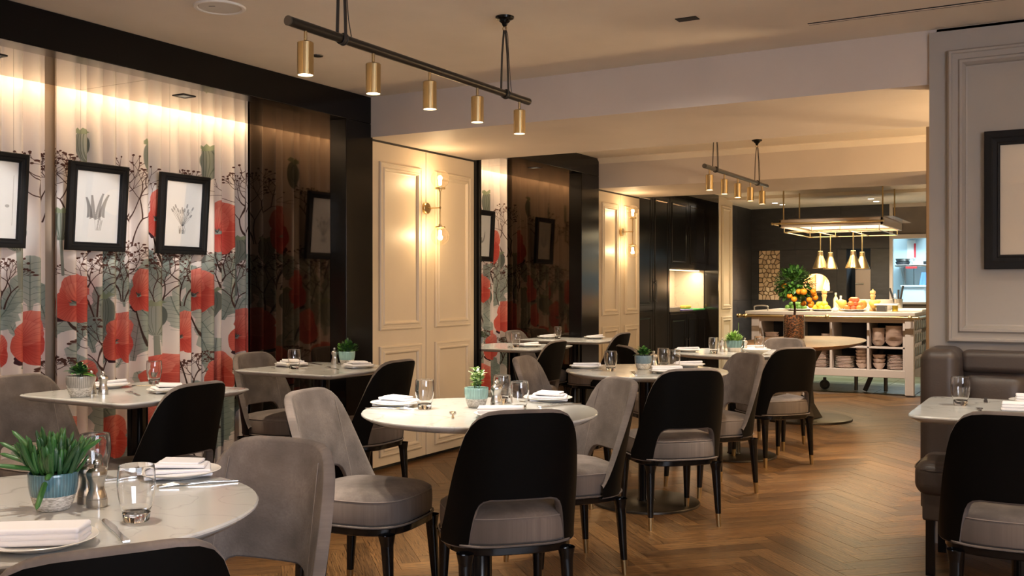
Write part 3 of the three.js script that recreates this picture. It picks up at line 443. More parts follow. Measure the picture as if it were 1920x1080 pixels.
// ---------------------------------------------------------------- hanging bar lights
function barLight(x, y, zc, barMat, label, spots, straps) {
  const t = thing('bar_light', label, 'pendant light', [x, y, zc]);
  mesh('bar', [rod([0, 0, 0.82], [0, 0, -0.82], 0.0165, 20)], barMat, t);
  mesh('end_cap', mv(cyl(0.0168, 0.0168, 0.006, 20).rotateX(Math.PI / 2), 0, 0, 0.822), M.barSilver, t); mesh('end_cap', mv(cyl(0.0168, 0.0168, 0.006, 20).rotateX(Math.PI / 2), 0, 0, -0.822), M.barSilver, t);
  for (const z of straps) {
    const top = 2.45 - y;
    const c = mesh('canopy', mv(latheC([[0, -0.045], [0.008, -0.045], [0.012, -0.036], [0.014, -0.030], [0.024, -0.022], [0.026, -0.016], [0.040, -0.010], [0.043, -0.005], [0.043, 0], [0, 0]], 28), 0, top, z), M.gloss, t);
    mesh('hook', mv(new THREE.TorusGeometry(0.010, 0.0025, 8, 16), 0, top - 0.053, z), M.brassDark, c);
    const pts = []; for (let i = 0; i <= 10; i++) { const a = Math.PI * (1 + i / 10); pts.push([Math.cos(a) * 0.0195, Math.sin(a) * 0.0195, z]); }
    const path = [[-0.004, top - 0.062, z], [-0.014, top * 0.5, z], ...pts, [0.014, top * 0.5, z], [0.004, top - 0.062, z]], cv = new THREE.CatmullRomCurve3(path.map(p => new THREE.Vector3(...p)), false, 'catmullrom', 0.1);
    const sp = mesh('strap', grid(60, 8, (u, v) => { const p = cv.getPoint(u), d = cv.getTangent(u), a = v * Math.PI * 2, nx = -d.y, ny = d.x; return [p.x + nx * 0.0022 * Math.cos(a), p.y + ny * 0.0022 * Math.cos(a), p.z + 0.009 * Math.sin(a)]; }), M.strap, t);
    mesh('strap_wrap', mv(new THREE.TorusGeometry(0.0195, 0.004, 8, 24), 0, 0, z - 0.012), M.strap, sp);
    mesh('cable', tube([[0.012, 0.014, z - 0.04], [0.022, 0.07, z - 0.012], [0.014, top * 0.6, z - 0.008], [0.012, top - 0.08, z - 0.004], [0.002, top - 0.045, z]], 0.0018, 30, 6), M.strap, t);
  }
  for (const z of spots) {
    const s = mesh('spotlight', mv(latheC([[0, 0.112], [0.024, 0.112], [0.0275, 0.109], [0.0275, 0], [0.0255, 0], [0.0255, 0.010], [0.0, 0.010]], 36), 0, -0.165, z), M.brass, t);
    mesh('stem', mv(latheC([[0, 0.046], [0.0055, 0.046], [0.0055, 0.008], [0.007, 0.006], [0.007, 0], [0, 0]], 16), 0, -0.055, z), M.brassDark, s);
    mesh('lens', mv(cyl(0.0253, 0.0253, 0.004, 32), 0, -0.160, z), glow(C(1, 0.86, 0.62), 9), s);
    spotLight(NEUT, LV.spot, [x, y - 0.172, zc + z], [x + 0.10, 0, zc + z], 36, 0.75, 1.0);
  }
}
barLight(-2.26, 2.10, -3.285, M.bar, 'black bar hung on leather straps with five brass spotlights, nearest in the room', [0.738, 0.368, 0, -0.363, -0.737], [0.55, -0.60]);
barLight(-2.32, 2.09, -7.665, M.barSilver, 'grey bar hung on dark straps with five brass spotlights near the kitchen', [0.71, 0.36, 0.02, -0.33, -0.68], [0.58, -0.52]);
// ---------------------------------------------------------------- wall lights
function sconce(z, label) {
  const t = thing('wall_light', label, 'wall light', [-4.0, 1.775, z]);
  mesh('wall_plate', mv(latheC([[0, 0.022], [0.036, 0.022], [0.040, 0.018], [0.041, 0.002], [0.041, 0], [0, 0]], 36).rotateZ(-Math.PI / 2), 0.0045, 0, 0), M.brass, t);
  mesh('arm', rod([0.02, 0, 0], [0.13, 0, 0], 0.0045, 12), M.brassDark, t);
  mesh('stem', [rod([0.13, -0.118, 0], [0.13, 0.118, 0], 0.005, 12), mv(new THREE.SphereGeometry(0.009, 14, 10), 0.13, 0, 0)], M.brassDark, t);
  for (const s of [1, -1]) {
    const h = mesh('lamp_holder', mv(latheC([[0, 0.034], [0.020, 0.034], [0.021, 0.030], [0.037, 0.029], [0.037, 0.019], [0.012, 0.016], [0.011, 0.008], [0.008, 0.006], [0.008, 0], [0, 0]], 28).rotateX(s > 0 ? 0 : Math.PI), 0.13, s * 0.112, 0), M.brass, t);
    const gp = []; for (let i = 0; i <= 22; i++) { const a = -1.08 + i / 22 * (1.08 + Math.PI / 2); gp.push([0.066 * Math.cos(a), 0.066 * Math.sin(a)]); }
    mesh('globe', mv(lathe(gp, 36).rotateX(s > 0 ? 0 : Math.PI), 0.13, s * 0.200, 0), P({ color: C(1, 0.97, 0.92), roughness: 0, transmission: 1, thickness: 0, ior: 1.75, side: THREE.DoubleSide }), h);
    mesh('bulb', mv(new THREE.CapsuleGeometry(0.012, 0.042, 8, 16), 0.13, s * 0.188, 0), glow(C(1, 0.78, 0.45), 9), h);
    pointLight(WARM, LV.sconce, [-3.87, 1.775 + s * 0.188, z], 1.0);
  }
}
sconce(-5.752, 'brass wall light with two glass globes on the nearer panelled doors');
sconce(-9.21, 'brass wall light with two glass globes on the farther panelled doors');
// ---------------------------------------------------------------- dining chairs
function lerpTab(tab, x) { for (let i = 1; i < tab.length; i++) if (x <= tab[i][0]) { const [a, p] = tab[i - 1], [b, q] = tab[i]; return p + (q - p) * ss(0, 1, 0) + (q - p) * ((x - a) / (b - a)); } return tab[tab.length - 1][1]; }
const TOPS = [[0, .806], [15, .805], [25, .799], [33, .786], [40, .762], [46, .728], [52, .675], [57, .618], [62, .558], [67, .494], [72, .435], [77, .394], [79, .384]];
const BOTS = [[0, .512], [19, .512], [25, .506], [29, .494], [32, .472], [34, .446], [36, .408], [38.5, .346], [79, .346]];
function shellPoint(deg, h) {
  const f = Math.abs(deg) * Math.PI / 180, sg = Math.sign(deg) || 1, k = cl((h - 0.36) / 0.44), e = 2 / 2.7, a = 0.231 + 0.005 * k, b = 0.212;
  const X = f2 => sg * a * spow(Math.sin(f2), e), Z = f2 => b * spow(Math.cos(f2), e) + 0.085 * Math.pow(k, 1.2);
  const d = 0.01, tx = X(f + d) - X(Math.max(f - d, 0.0001)), tz = Z(f + d) - Z(Math.max(f - d, 0.0001)), l = Math.hypot(tx, tz) || 1;
  let nx = -tz / l * sg, nz = tx / l * sg; if (f < 0.004) { nx = 0; nz = 1; }
  return { x: X(f), z: Z(f), nx, nz };
}
const DEGS = []; for (let i = 0; i < 40; i++) { const d = [0, 6, 12, 16, 19, 22, 25, 27, 29, 30.5, 32, 33, 34, 35, 36, 37.2, 38.5, 40, 42, 44, 46, 48, 50, 52, 54.5, 57, 59.5, 62, 64.5, 67, 70, 73, 76, 78, 79]; if (i < d.length) DEGS.push(d[i]); }
const ALLD = [...DEGS.slice(1).reverse().map(d => -d), ...DEGS];
function shellStrip(section) { // section(deg) -> list of [offset along normal, height, u, v]
  const rows = ALLD.map(section), n = rows[0].length, pos = [], uv = [], idx = [];
  rows.forEach((r, i) => r.forEach(([o, h]) => { const s = shellPoint(ALLD[i], h); pos.push(s.x + s.nx * o, h, s.z + s.nz * o); uv.push(ALLD[i] * 0.0045, h); }));
  for (let i = 0; i + 1 < rows.length; i++) for (let k = 0; k + 1 < n; k++) { const a = i * n + k, b = a + 1, c = a + n, d = c + 1; idx.push(a, c, b, b, c, d); }
  const g = new THREE.BufferGeometry(); g.setAttribute('position', new THREE.Float32BufferAttribute(pos, 3)); g.setAttribute('uv', new THREE.Float32BufferAttribute(uv, 2)); g.setIndex(idx); g.computeVertexNormals(); return g;
}
const OUT = 0.012, INN = -0.020;
function makeChair(label, group) {
  const t = thing('dining_chair', label, 'chair', [0, 0, 0], 0, group);
  const TB = d => { const a = Math.abs(d); return [lerpTab(TOPS, a), lerpTab(BOTS, a)]; };
  mesh('backrest_shell', shellStrip(d => { const [T0, B0] = TB(d), r = []; for (let i = 0; i <= 8; i++) r.push([OUT, B0 + (T0 - B0) * i / 8]); return r; }), M.blackLeather, t);
  const pad = mesh('backrest_cushion', shellStrip(d => {
    const [T0, B0] = TB(d), r = [], m = (OUT + INN) / 2, R = (OUT - INN) / 2;
    for (let i = 0; i <= 6; i++) { const a = i / 6 * Math.PI; r.push([m + R * Math.cos(a), T0 + 0.011 * Math.sin(a)]); }
    for (let i = 1; i < 8; i++) { const q = i / 8, s = Math.sin(q * Math.PI); r.push([INN - 0.006 * s, T0 + (B0 - T0) * q]); }
    for (let i = 0; i <= 6; i++) { const a = Math.PI + i / 6 * Math.PI; r.push([m + R * Math.cos(a), B0 + 0.008 * Math.sin(a)]); } return r;
  }), M.velvet, t);
  for (const sg of [-1, 1]) { const pts = []; for (let i = 0; i <= 8; i++) { const h = 0.40 + 0.365 * i / 8, s = shellPoint(sg * (41 - 7 * i / 8), h); pts.push([s.x + s.nx * -0.0255, h, s.z + s.nz * -0.0255]); } mesh('seam', tube(pts, 0.0012, 20, 5), M.seam, pad); }
  const cush = mesh('seat_cushion', loft(0.216, 0.218, 3.3, [[0.006, 0.352], [0.0, 0.362], [-0.002, 0.395], [-0.001, 0.428], [0.003, 0.440], [0.010, 0.449], [0.022, 0.456], [0.05, 0.463], [0.10, 0.469], [0.17, 0.472]], 56, 0), M.velvet, t);
  const pipe = (y, ins, r) => { const pts = []; for (let k = 0; k < 48; k++) { const a = k / 48 * Math.PI * 2; pts.push([(0.216 - ins) * spow(Math.cos(a), 2 / 3.3), y, (0.218 - ins) * spow(Math.sin(a), 2 / 3.3)]); } return tube(pts, r, 96, 6, true); };
  mesh('piping', pipe(0.441, 0.001, 0.0022), M.seam, cush); mesh('piping', pipe(0.350, -0.004, 0.0045), M.velvet, cush);
  mesh('seat_frame', loft(0.216, 0.218, 3.3, [[0.03, 0.318], [0.004, 0.318], [-0.003, 0.322], [-0.003, 0.344], [0.002, 0.349], [0.03, 0.349]], 56), M.lacquer, t);
  for (const [sx, sz] of [[-1, -1], [1, -1], [-1, 1], [1, 1]]) {
    const A = [sx * 0.178, 0.325, sz * 0.178], F = [sx * 0.186, 0, sz * 0.198], at = q => A.map((v, i) => v + (F[i] - v) * q);
    const legGeo = (q0, q1, r0, r1) => { const a = at(q0), b = at(q1); return grid(16, 6, (u, v) => { const p = u * Math.PI * 2, r = r0 + (r1 - r0) * v, e = 2 / 2.6; return [a[0] + (b[0] - a[0]) * v + r * spow(Math.cos(p), e), a[1] + (b[1] - a[1]) * v, a[2] + (b[2] - a[2]) * v + r * spow(Math.sin(p), e)]; }); };
    const l = mesh('leg', [legGeo(0, 0.12, 0.030, 0.022), legGeo(0.12, 0.80, 0.022, 0.0135)], M.lacquer, t);
    mesh('ferrule', [legGeo(0.80, 1, 0.0140, 0.0105), mv(cyl(0.0105, 0.0105, 0.001, 16), F[0], 0.0006, F[2])], M.brassDark, l);
  }
  return t;
}
let chair0 = null;
function chair(x, z, fx, fz, label, group) {
  const turn = Math.atan2(-fx, -fz);
  if (!chair0) { chair0 = makeChair(label, group); chair0.position.set(x, 0, z); chair0.rotation.y = turn; return chair0; }
  return copyOf(chair0, 'dining_chair', label, [x, 0, z], turn, group);
}
const CH = 'taupe velvet dining chair';
chair(-1.78, -3.05, -.70, -.71, 'black-backed velvet dining chair with its back to the camera at the aqua pot table', 'dining chairs');
chair(-2.362, -3.02, .99, -.135, 'taupe velvet dining chair left of the aqua pot table, its lit seat turned right', 'dining chairs');
chair(-1.93, -3.83, -.62, .785, 'taupe velvet dining chair right of the aqua pot table, half behind a nearer chair', 'dining chairs');
chair(-1.853, -4.905, -.69, -.72, 'black-backed dining chair before the second round table, its grey seat seen through the back gap', 'dining chairs');
chair(-2.53, -5.07, .99, -.135, 'mauve velvet dining chair left of the second round table, seen behind the white flowers', 'dining chairs');
chair(-1.91, -5.74, -.62, .785, 'mauve velvet dining chair at the right of the second round table', 'dining chairs');
chair(-1.85, -6.90, -.76, -.65, 'black-backed dining chair standing nearest to the kitchen counter', 'dining chairs');
chair(-2.05, -7.61, -.15, .99, 'pale velvet dining chair in front of the oval wooden kitchen table', 'dining chairs');
chair(-2.52, -6.52, .7, -.7, 'dining chair of which only a thin curved rim shows left of the grey-blue pot', 'dining chairs');
chair(-1.81, -1.71, .13, .99, 'grey velvet dining chair facing the camera, behind the foreground round table', 'dining chairs');
chair(-1.555, -1.171, -.87, -.49, 'black-backed dining chair cut off by the bottom edge of the photo at left', 'dining chairs');
chair(-3.95, -2.80, 1, .03, 'velvet dining chair at the left edge of the photo against the poppy curtain', 'dining chairs');
chair(-3.52, -2.97, -1, .06, 'black-backed dining chair at the square table before the poppy curtain', 'dining chairs');
chair(-4.15, -4.50, 1, 0, 'velvet dining chair against the dark glass where the wide curtain ends', 'dining chairs');
chair(-3.55, -4.45, -1, .02, 'black-backed dining chair in front of the nearer panelled doors', 'dining chairs');
chair(-3.69, -6.66, -1, .02, 'black-backed dining chair at the nearer table of the rear alcove', 'dining chairs');
chair(-4.28, -8.0, 1, 0, 'small-looking velvet dining chair deep in the rear alcove by the curtain', 'dining chairs');
chair(-3.77, -8.10, -1, .02, 'black-backed dining chair in front of the farther panelled doors', 'dining chairs');
chair(-0.188, -3.86, -0.06, -1, 'black-backed dining chair at the right edge of the photo before the leather bench', 'dining chairs');

// ---------------------------------------------------------------- tables
const TOPR = [[0.10, 0.722], [0.030, 0.722], [0.004, 0.738], [0.0, 0.742], [0.0, 0.746], [0.003, 0.7495], [0.03, 0.75], [0.3, 0.75]];
function pedestal(t, r) {
  mesh('column', latheC([[0.10, 0.7215], [0.10, 0.712], [0.048, 0.70], [0.045, 0.69], [0.045, 0.03], [0.052, 0.018], [0, 0.018]].reverse(), 32), M.lacquer, t);
  mesh('base_plate', latheC([[0, 0.018], [r - 0.012, 0.017], [r - 0.003, 0.013], [r, 0.008], [r, 0.001], [0, 0.001]], 56), M.base, t);
}
function roundTable(x, z, r, turn, label) { const t = thing('round_table', label, 'table', [x, 0, z], turn, 'marble tables'); mesh('tabletop', loft(r, r, 2, TOPR, 72), M.marble, t); pedestal(t, 0.30); }
function squareTable(x, z, hx, hz, turn, label) { const t = thing('square_table', label, 'table', [x, 0, z], turn, 'marble tables'); mesh('tabletop', loft(hx, hz, 14, TOPR, 96), M.marble, t); pedestal(t, 0.24); }
roundTable(-1.903, -1.325, 0.442, 0.4, 'round white marble table in the left foreground with the big finger succulent');
roundTable(-1.97, -3.20, 0.448, 1.9, 'round white marble table with the aqua pot, in the middle of the room');
roundTable(-2.11, -5.22, 0.455, 3.0, 'round marble table with the grey-blue pot, second of the middle row');
roundTable(-2.15, -7.00, 0.45, 4.4, 'marble table with the teal square pot, last of the middle row before the oval one');
squareTable(-3.67, -3.02, 0.36, 0.36, 0, 'square marble table against the poppy curtain, with the pale grey pot');
squareTable(-3.80, -4.42, 0.36, 0.36, Math.PI / 2, 'square marble table in front of the dark glass beside the nearer panelled doors');
squareTable(-3.88, -6.825, 0.36, 0.36, Math.PI, 'square marble table at the near end of the rear alcove, half behind the panelled doors');
squareTable(-3.95, -8.05, 0.36, 0.40, -Math.PI / 2, 'square marble table at the far end of the rear alcove');
squareTable(-0.17, -4.225, 0.375, 0.375, 0, 'square marble table at the right before the leather bench');
// ---------------------------------------------------------------- leather bench
{
  const t = thing('banquette', 'brown leather bench with a buttoned back against the panelled wall at right', 'bench');
  mesh('arm', boxUV(new RoundedBoxGeometry(0.16, 0.60, 0.34, 4, 0.05)).translate(-0.53, 0.645, -4.90), M.banquette, t);
  mesh('arm_base', RBx(-0.605, -0.455, 0.235, 0.36, -5.06, -4.74, 0.01), M.banquette, t);
  mesh('top_rail', RBx(-0.46, 2.5, 0.83, 0.93, -5.06, -4.93, 0.03), M.banquette, t);
  for (let i = 0; i < 11; i++) { const w = 0.255, x = -0.45 + w / 2 + i * w; const g = grid(12, 12, (u, v) => { const s = Math.pow(Math.abs(2 * u - 1), 6), q = Math.pow(Math.abs(2 * v - 1), 8), b = Math.exp(-(Math.pow((Math.min(u, 1 - u)) * w / 0.03, 2) + Math.pow((v - 0.62) * 0.4 / 0.03, 2))); return [x - w / 2 + u * w, 0.45 + v * 0.385, -4.975 + 0.035 * (1 - s) * (1 - q) - 0.022 * b + 0.03 * (1 - v), u * w, v * 0.4]; }); const p = mesh('back_panel', g, M.banquette, t); if (i) mesh('button', mv(new THREE.SphereGeometry(0.014, 14, 10).scale(1, 1, 0.6), x - w / 2, 0.45 + 0.62 * 0.385, -4.968), M.banquette, p); }
  mesh('back_board', RBx(-0.46, 2.5, 0.1, 0.84, -5.06, -4.98, 0.01), M.banquette, t);
  const seat = mesh('seat', boxUV(new RoundedBoxGeometry(3.1, 0.15, 0.54, 5, 0.055)).translate(0.955, 0.415, -4.71), M.banquette, t);
  mesh('piping', tube([[-0.585, 0.452, -4.94], [-0.592, 0.452, -4.50], [-0.56, 0.452, -4.447], [-0.5, 0.452, -4.437], [2.4, 0.452, -4.437]], 0.005, 90, 6), M.banquette, seat);
  mesh('seat_base', RBx(-0.565, 2.45, 0.235, 0.36, -4.97, -4.475, 0.01), M.banquette, t);
  for (const [x, z] of [[-0.535, -4.505], [-0.535, -4.93], [0.6, -4.505], [1.7, -4.505]]) mesh('leg', RBx(x - 0.018, x + 0.018, 0, 0.245, z - 0.018, z + 0.018, 0.003), M.lacquer, t);
}
// ---------------------------------------------------------------- tableware
const TY = 0.7502;
function makeGlass() {
  const t = thing('water_glass', '', 'glass', [0, 0, 0], 0, 'water glasses');
  mesh('bowl', lathe([[0, 0.0186], [0.0262, 0.0188], [0.0305, 0.030], [0.0352, 0.055], [0.0372, 0.075], [0.0360, 0.098], [0.0342, 0.112], [0.0334, 0.1128], [0.0328, 0.112], [0.0346, 0.098], [0.0358, 0.075], [0.0338, 0.055], [0.0291, 0.031], [0.026, 0.0205], [0, 0.0190]], 40), M.glassSolid, t);
  mesh('foot', latheC([[0, 0.0005], [0.0235, 0.0005], [0.0255, 0.003], [0.0272, 0.0172], [0.0262, 0.0185], [0, 0.0182]], 40), M.glassSolid, t);
  return t;
}
let glass0 = null;
function glass(x, z, label) { if (!glass0) { glass0 = makeGlass(); glass0.userData.label = label; glass0.position.set(x, TY, z); return; } copyOf(glass0, 'water_glass', label, [x, TY, z], rr(0, 6)); }
let mill0 = null;
function mill(x, z, label) {
  if (mill0) return copyOf(mill0, 'pepper_mill', label, [x, TY, z], rr(0, 6));
  const t = mill0 = thing('pepper_mill', label, 'mill', [x, TY, z], 0, 'steel mills');
  mesh('body', latheC([[0, 0], [0.0212, 0], [0.0215, 0.002], [0.0215, 0.017], [0.0205, 0.018], [0.0208, 0.020], [0.0195, 0.026], [0.0160, 0.036], [0.0150, 0.044], [0.0160, 0.053], [0.0195, 0.063], [0.0205, 0.0665], [0, 0.0665]], 32), M.steel, t);
  mesh('cap', latheC([[0, 0.067], [0.0205, 0.067], [0.0213, 0.070], [0.0205, 0.075], [0.0145, 0.082], [0.0065, 0.0845], [0.005, 0.087], [0, 0.087]], 32), M.steel, t);
  mesh('knob', mv(new THREE.SphereGeometry(0.0078, 18, 12), 0, 0.0935, 0), M.steel, t);
}
// plate with a folded napkin on it: two things
let plate0 = null;
function plate(x, z, label) {
  if (plate0) return copyOf(plate0, 'side_plate', label, [x, TY, z], 0);
  plate0 = single('side_plate', latheC([[0, 0.001], [0.055, 0.001], [0.058, 0.004], [0.078, 0.009], [0.097, 0.0155], [0.0985, 0.0172], [0.097, 0.0182], [0.076, 0.0125], [0.058, 0.0075], [0, 0.0065]], 56), M.china, label, 'plate', 'side plates', [x, TY, z]);
}
function napkinGeo(kind) {
  const rs = (w, h, d, y, dx, dz, tw, wob, ph) => { const g = new RoundedBoxGeometry(w, h, d, 6, h * 0.48), p = g.attributes.position; for (let i = 0; i < p.count; i++) { let X = p.getX(i), Y = p.getY(i), Z = p.getZ(i); const e = Math.sin(X * 31 + ph) * 0.0022 * wob + Math.sin(Z * 47 + ph * 2) * 0.0018 * wob; Y += e + (Math.abs(X) > w * 0.38 ? -0.002 * wob : 0); Z += Math.sin(X * 22 + ph) * 0.0025 * wob; p.setXYZ(i, X * Math.cos(tw) - Z * Math.sin(tw) + dx, Y + y, X * Math.sin(tw) + Z * Math.cos(tw) + dz); } g.computeVertexNormals(); return boxUV(g); };
  if (kind === 0) return join([rs(0.170, 0.0125, 0.078, 0.0145, 0, 0, 0, 0.7, 0), rs(0.168, 0.0125, 0.076, 0.0255, 0.001, 0.001, 0.01, 0.7, 0.4), rs(0.166, 0.011, 0.073, 0.0360, 0.001, 0.000, 0.015, 0.8, 0.8)]);
  if (kind === 1) return join([rs(0.155, 0.010, 0.115, 0.0135, 0, 0, 0, 1, 1), rs(0.145, 0.009, 0.105, 0.0215, 0.004, -0.003, 0.08, 1.2, 2), rs(0.120, 0.009, 0.092, 0.0300, 0.008, -0.004, 0.2, 1.4, 3), rs(0.098, 0.007, 0.07, 0.0370, 0.008, -0.008, 0.32, 1.2, 4)]);
  return join([rs(0.165, 0.015, 0.075, 0.0160, 0, 0, 0, 1.3, 5), rs(0.155, 0.013, 0.060, 0.0285, 0.003, -0.004, 0.06, 1.6, 6)]);
}
const napG = [0, 1, 2].map(napkinGeo);
function napkin(x, z, turn, kind, label, y = TY) { single('napkin', napG[kind], M.linen, label, 'napkin', 'folded white napkins', [x, y, z], turn); }
function forkGeo() {
  const s = new THREE.Shape(); s.moveTo(-0.0035, -0.095); s.lineTo(-0.0045, -0.09); s.lineTo(-0.003, -0.02); s.lineTo(-0.0025, 0.02); s.quadraticCurveTo(-0.004, 0.035, -0.011, 0.046); s.lineTo(-0.0115, 0.090);
  for (let i = 0; i < 4; i++) { const x = -0.0115 + i * 0.00645; if (i) { s.lineTo(x, 0.055); s.lineTo(x, 0.090); } s.lineTo(x + 0.0015, 0.094); s.lineTo(x + 0.0035, 0.090); if (i < 3) s.lineTo(x + 0.0035, 0.055); }
  s.lineTo(0.0115, 0.046); s.quadraticCurveTo(0.004, 0.035, 0.0025, 0.02); s.lineTo(0.003, -0.02); s.lineTo(0.0045, -0.09); s.lineTo(0.0035, -0.095);
  const g = new THREE.ExtrudeGeometry(s, { depth: 0.0016, bevelEnabled: true, bevelSize: 0.0005, bevelThickness: 0.0006, bevelSegments: 1, curveSegments: 6 }).rotateX(-Math.PI / 2), p = g.attributes.position;
  for (let i = 0; i < p.count; i++) { const l = -p.getZ(i); p.setY(i, p.getY(i) + 0.001 + (l > 0.03 ? 0.006 * Math.sin((l - 0.03) / 0.064 * Math.PI) : 0.004 * Math.sin((0.03 - l) / 0.125 * Math.PI) * 0.8)); } g.computeVertexNormals(); return g;
}
function knifeGeo() {
  const s = new THREE.Shape(); s.moveTo(-0.006, -0.10); s.quadraticCurveTo(-0.0075, -0.09, -0.005, -0.06); s.lineTo(-0.0048, -0.005); s.lineTo(-0.006, 0); s.lineTo(-0.006, 0.09); s.quadraticCurveTo(-0.004, 0.105, 0.0035, 0.105); s.quadraticCurveTo(0.008, 0.08, 0.008, 0.02); s.lineTo(0.005, -0.005); s.lineTo(0.005, -0.06); s.quadraticCurveTo(0.0075, -0.09, 0.006, -0.10);
  const g = new THREE.ExtrudeGeometry(s, { depth: 0.0028, bevelEnabled: true, bevelSize: 0.0006, bevelThickness: 0.0010, bevelSegments: 2, curveSegments: 8 }).rotateX(-Math.PI / 2); return mv(g, 0, 0.0011, 0);
}
const forkG = forkGeo(), knifeG = knifeGeo();
// from handle end to tip
function cutlery(kind, ax, az, bx, bz, label) {
  const turn = Math.atan2(-(bx - ax), -(bz - az)); // geometry points along -z
  single(kind, kind === 'fork' ? forkG : knifeG, M.cutlery, label, kind, 'table cutlery', [(ax + bx) / 2, TY + 0.0003, (az + bz) / 2], turn);
}
// ---------------------------------------------------------------- pot plants
const GLAZE = { blue: C(0.11, 0.26, 0.33), aqua: C(0.42, 0.72, 0.68), grey: C(0.20, 0.30, 0.37), teal: C(0.22, 0.42, 0.42), pale: C(0.52, 0.50, 0.46), slate: C(0.20, 0.26, 0.30) };
function pot(t, glaze, r, h, band = 0.42) {
  const rad = q => r * (0.66 + 0.34 * Math.pow(Math.sin(Math.min(1, q * 1.12) * Math.PI / 2), 0.75)), low = [], up = [];
  low.push([0, 0.0005], [rad(0) - 0.002, 0.0005]); for (let i = 0; i <= 6; i++) { const q = band * i / 6; low.push([rad(q), 0.002 + q * h]); }
  for (let i = 0; i <= 8; i++) { const q = band + (1 - band) * i / 8; up.push([rad(q) + 0.0004, 0.002 + q * h]); } up.push([r - 0.001, h + 0.004], [r - 0.004, h + 0.003], [r - 0.006, h - 0.008], [r - 0.006, h - 0.02]);
  const p = mesh('pot', lathe(low, 44), M.speck, t); const gz = P({ color: GLAZE[glaze], roughness: 0.22, map: T.glaze, clearcoat: 0.5, clearcoatRoughness: 0.1 });
  mesh('glaze', lathe(up, 44), gz, p); mesh('soil', mv(loft(r - 0.0062, r - 0.0062, 2, [[0, -0.01], [0, 0], [0.012, 0.004], [0.03, 0.006]], 24), 0, h - 0.01, 0), M.soil, t);
}
const GREEN = [[0.022, 0.080, 0.018], [0.032, 0.115, 0.024], [0.055, 0.17, 0.03], [0.018, 0.062, 0.020], [0.10, 0.24, 0.035]].map(c => P({ color: C(...c), roughness: 0.42 }));
const LIME = [[0.30, 0.50, 0.10], [0.42, 0.62, 0.18], [0.62, 0.76, 0.42], [0.22, 0.42, 0.08], [0.75, 0.82, 0.60]].map(c => P({ color: C(...c), roughness: 0.5, transmission: 0.15, thickness: 0 }));
const fingerG = [0, 1, 2, 3].map(i => grid(7, 10, (u, v) => { const a = u * Math.PI * 2, r = (0.0026 + 0.0032 * Math.sin(Math.PI * Math.min(1, v * 0.72 + 0.12))) * (v > 0.94 ? 0.45 : 1) * (v === 1 ? 0.05 : 1), L = [0.070, 0.058, 0.082, 0.048][i], b = [-0.010, -0.014, 0.004, -0.016][i]; return [r * Math.cos(a), L * v, r * 0.8 * Math.sin(a) + b * v * v]; }));
const leafG = (w, l, bend, cup = 0.15) => grid(4, 6, (u, v) => { const s = (u - 0.5) * 2, ww = w * Math.pow(Math.sin(Math.PI * Math.min(0.985, 0.06 + 0.94 * v)), 0.8); return [s * ww, l * v * (1 - 0.1 * v), bend * v * v + cup * ww * s * s]; });
function thick(g, k = 0.0012) { const a = g.toNonIndexed(), b = g.clone().translate(0, 0, -k).toNonIndexed(), p = b.attributes.position; const ix = g.index.array.slice().reverse(), h = g.clone().translate(0, 0, -k); h.setIndex(new THREE.BufferAttribute(ix, 1)); const hn = h.attributes.normal; for (let i = 0; i < hn.count; i++) hn.setXYZ(i, -hn.getX(i), -hn.getY(i), -hn.getZ(i)); return mergeGeometries([a, h.toNonIndexed()]); }
function place(o, x, y, z, yaw, pitch, s = 1) { o.position.set(x, y, z); o.rotation.order = 'YXZ'; o.rotation.set(pitch, yaw, 0); o.scale.setScalar(s); return o; }
function fingerPlant(x, z, label) {
  const t = thing('potted_succulent', label, 'plant', [x, TY, z], 0); pot(t, 'blue', 0.049, 0.076, 0.40);
  for (let i = 0; i < 190; i++) { const a = rnd() * 6.283, q = Math.sqrt(rnd()), r = 0.040 * q, out = q * 0.60 + rr(-0.18, 0.2); place(mesh('leaf', fingerG[i % 4], GREEN[[0, 1, 3, 0, 5][Math.floor(rnd() * 5)]] ?? GREEN[1], t), Math.sin(a) * r, 0.068 + 0.042 * rnd() * (1 - q * 0.6), Math.cos(a) * r, a, out, rr(0.75, 1.08)); }
  for (const [a, p, y] of [[-1.05, 1.2, 0.090], [-0.9, 1.0, 0.100], [-1.2, 0.8, 0.106], [2.1, 0.9, 0.098], [0.62, 2.25, 0.078], [0.85, 1.5, 0.082], [-0.4, 1.3, 0.086]]) place(mesh('leaf', fingerG[2], GREEN[1], t), Math.sin(a) * 0.030, y, Math.cos(a) * 0.030, a, p, 1.08);
}
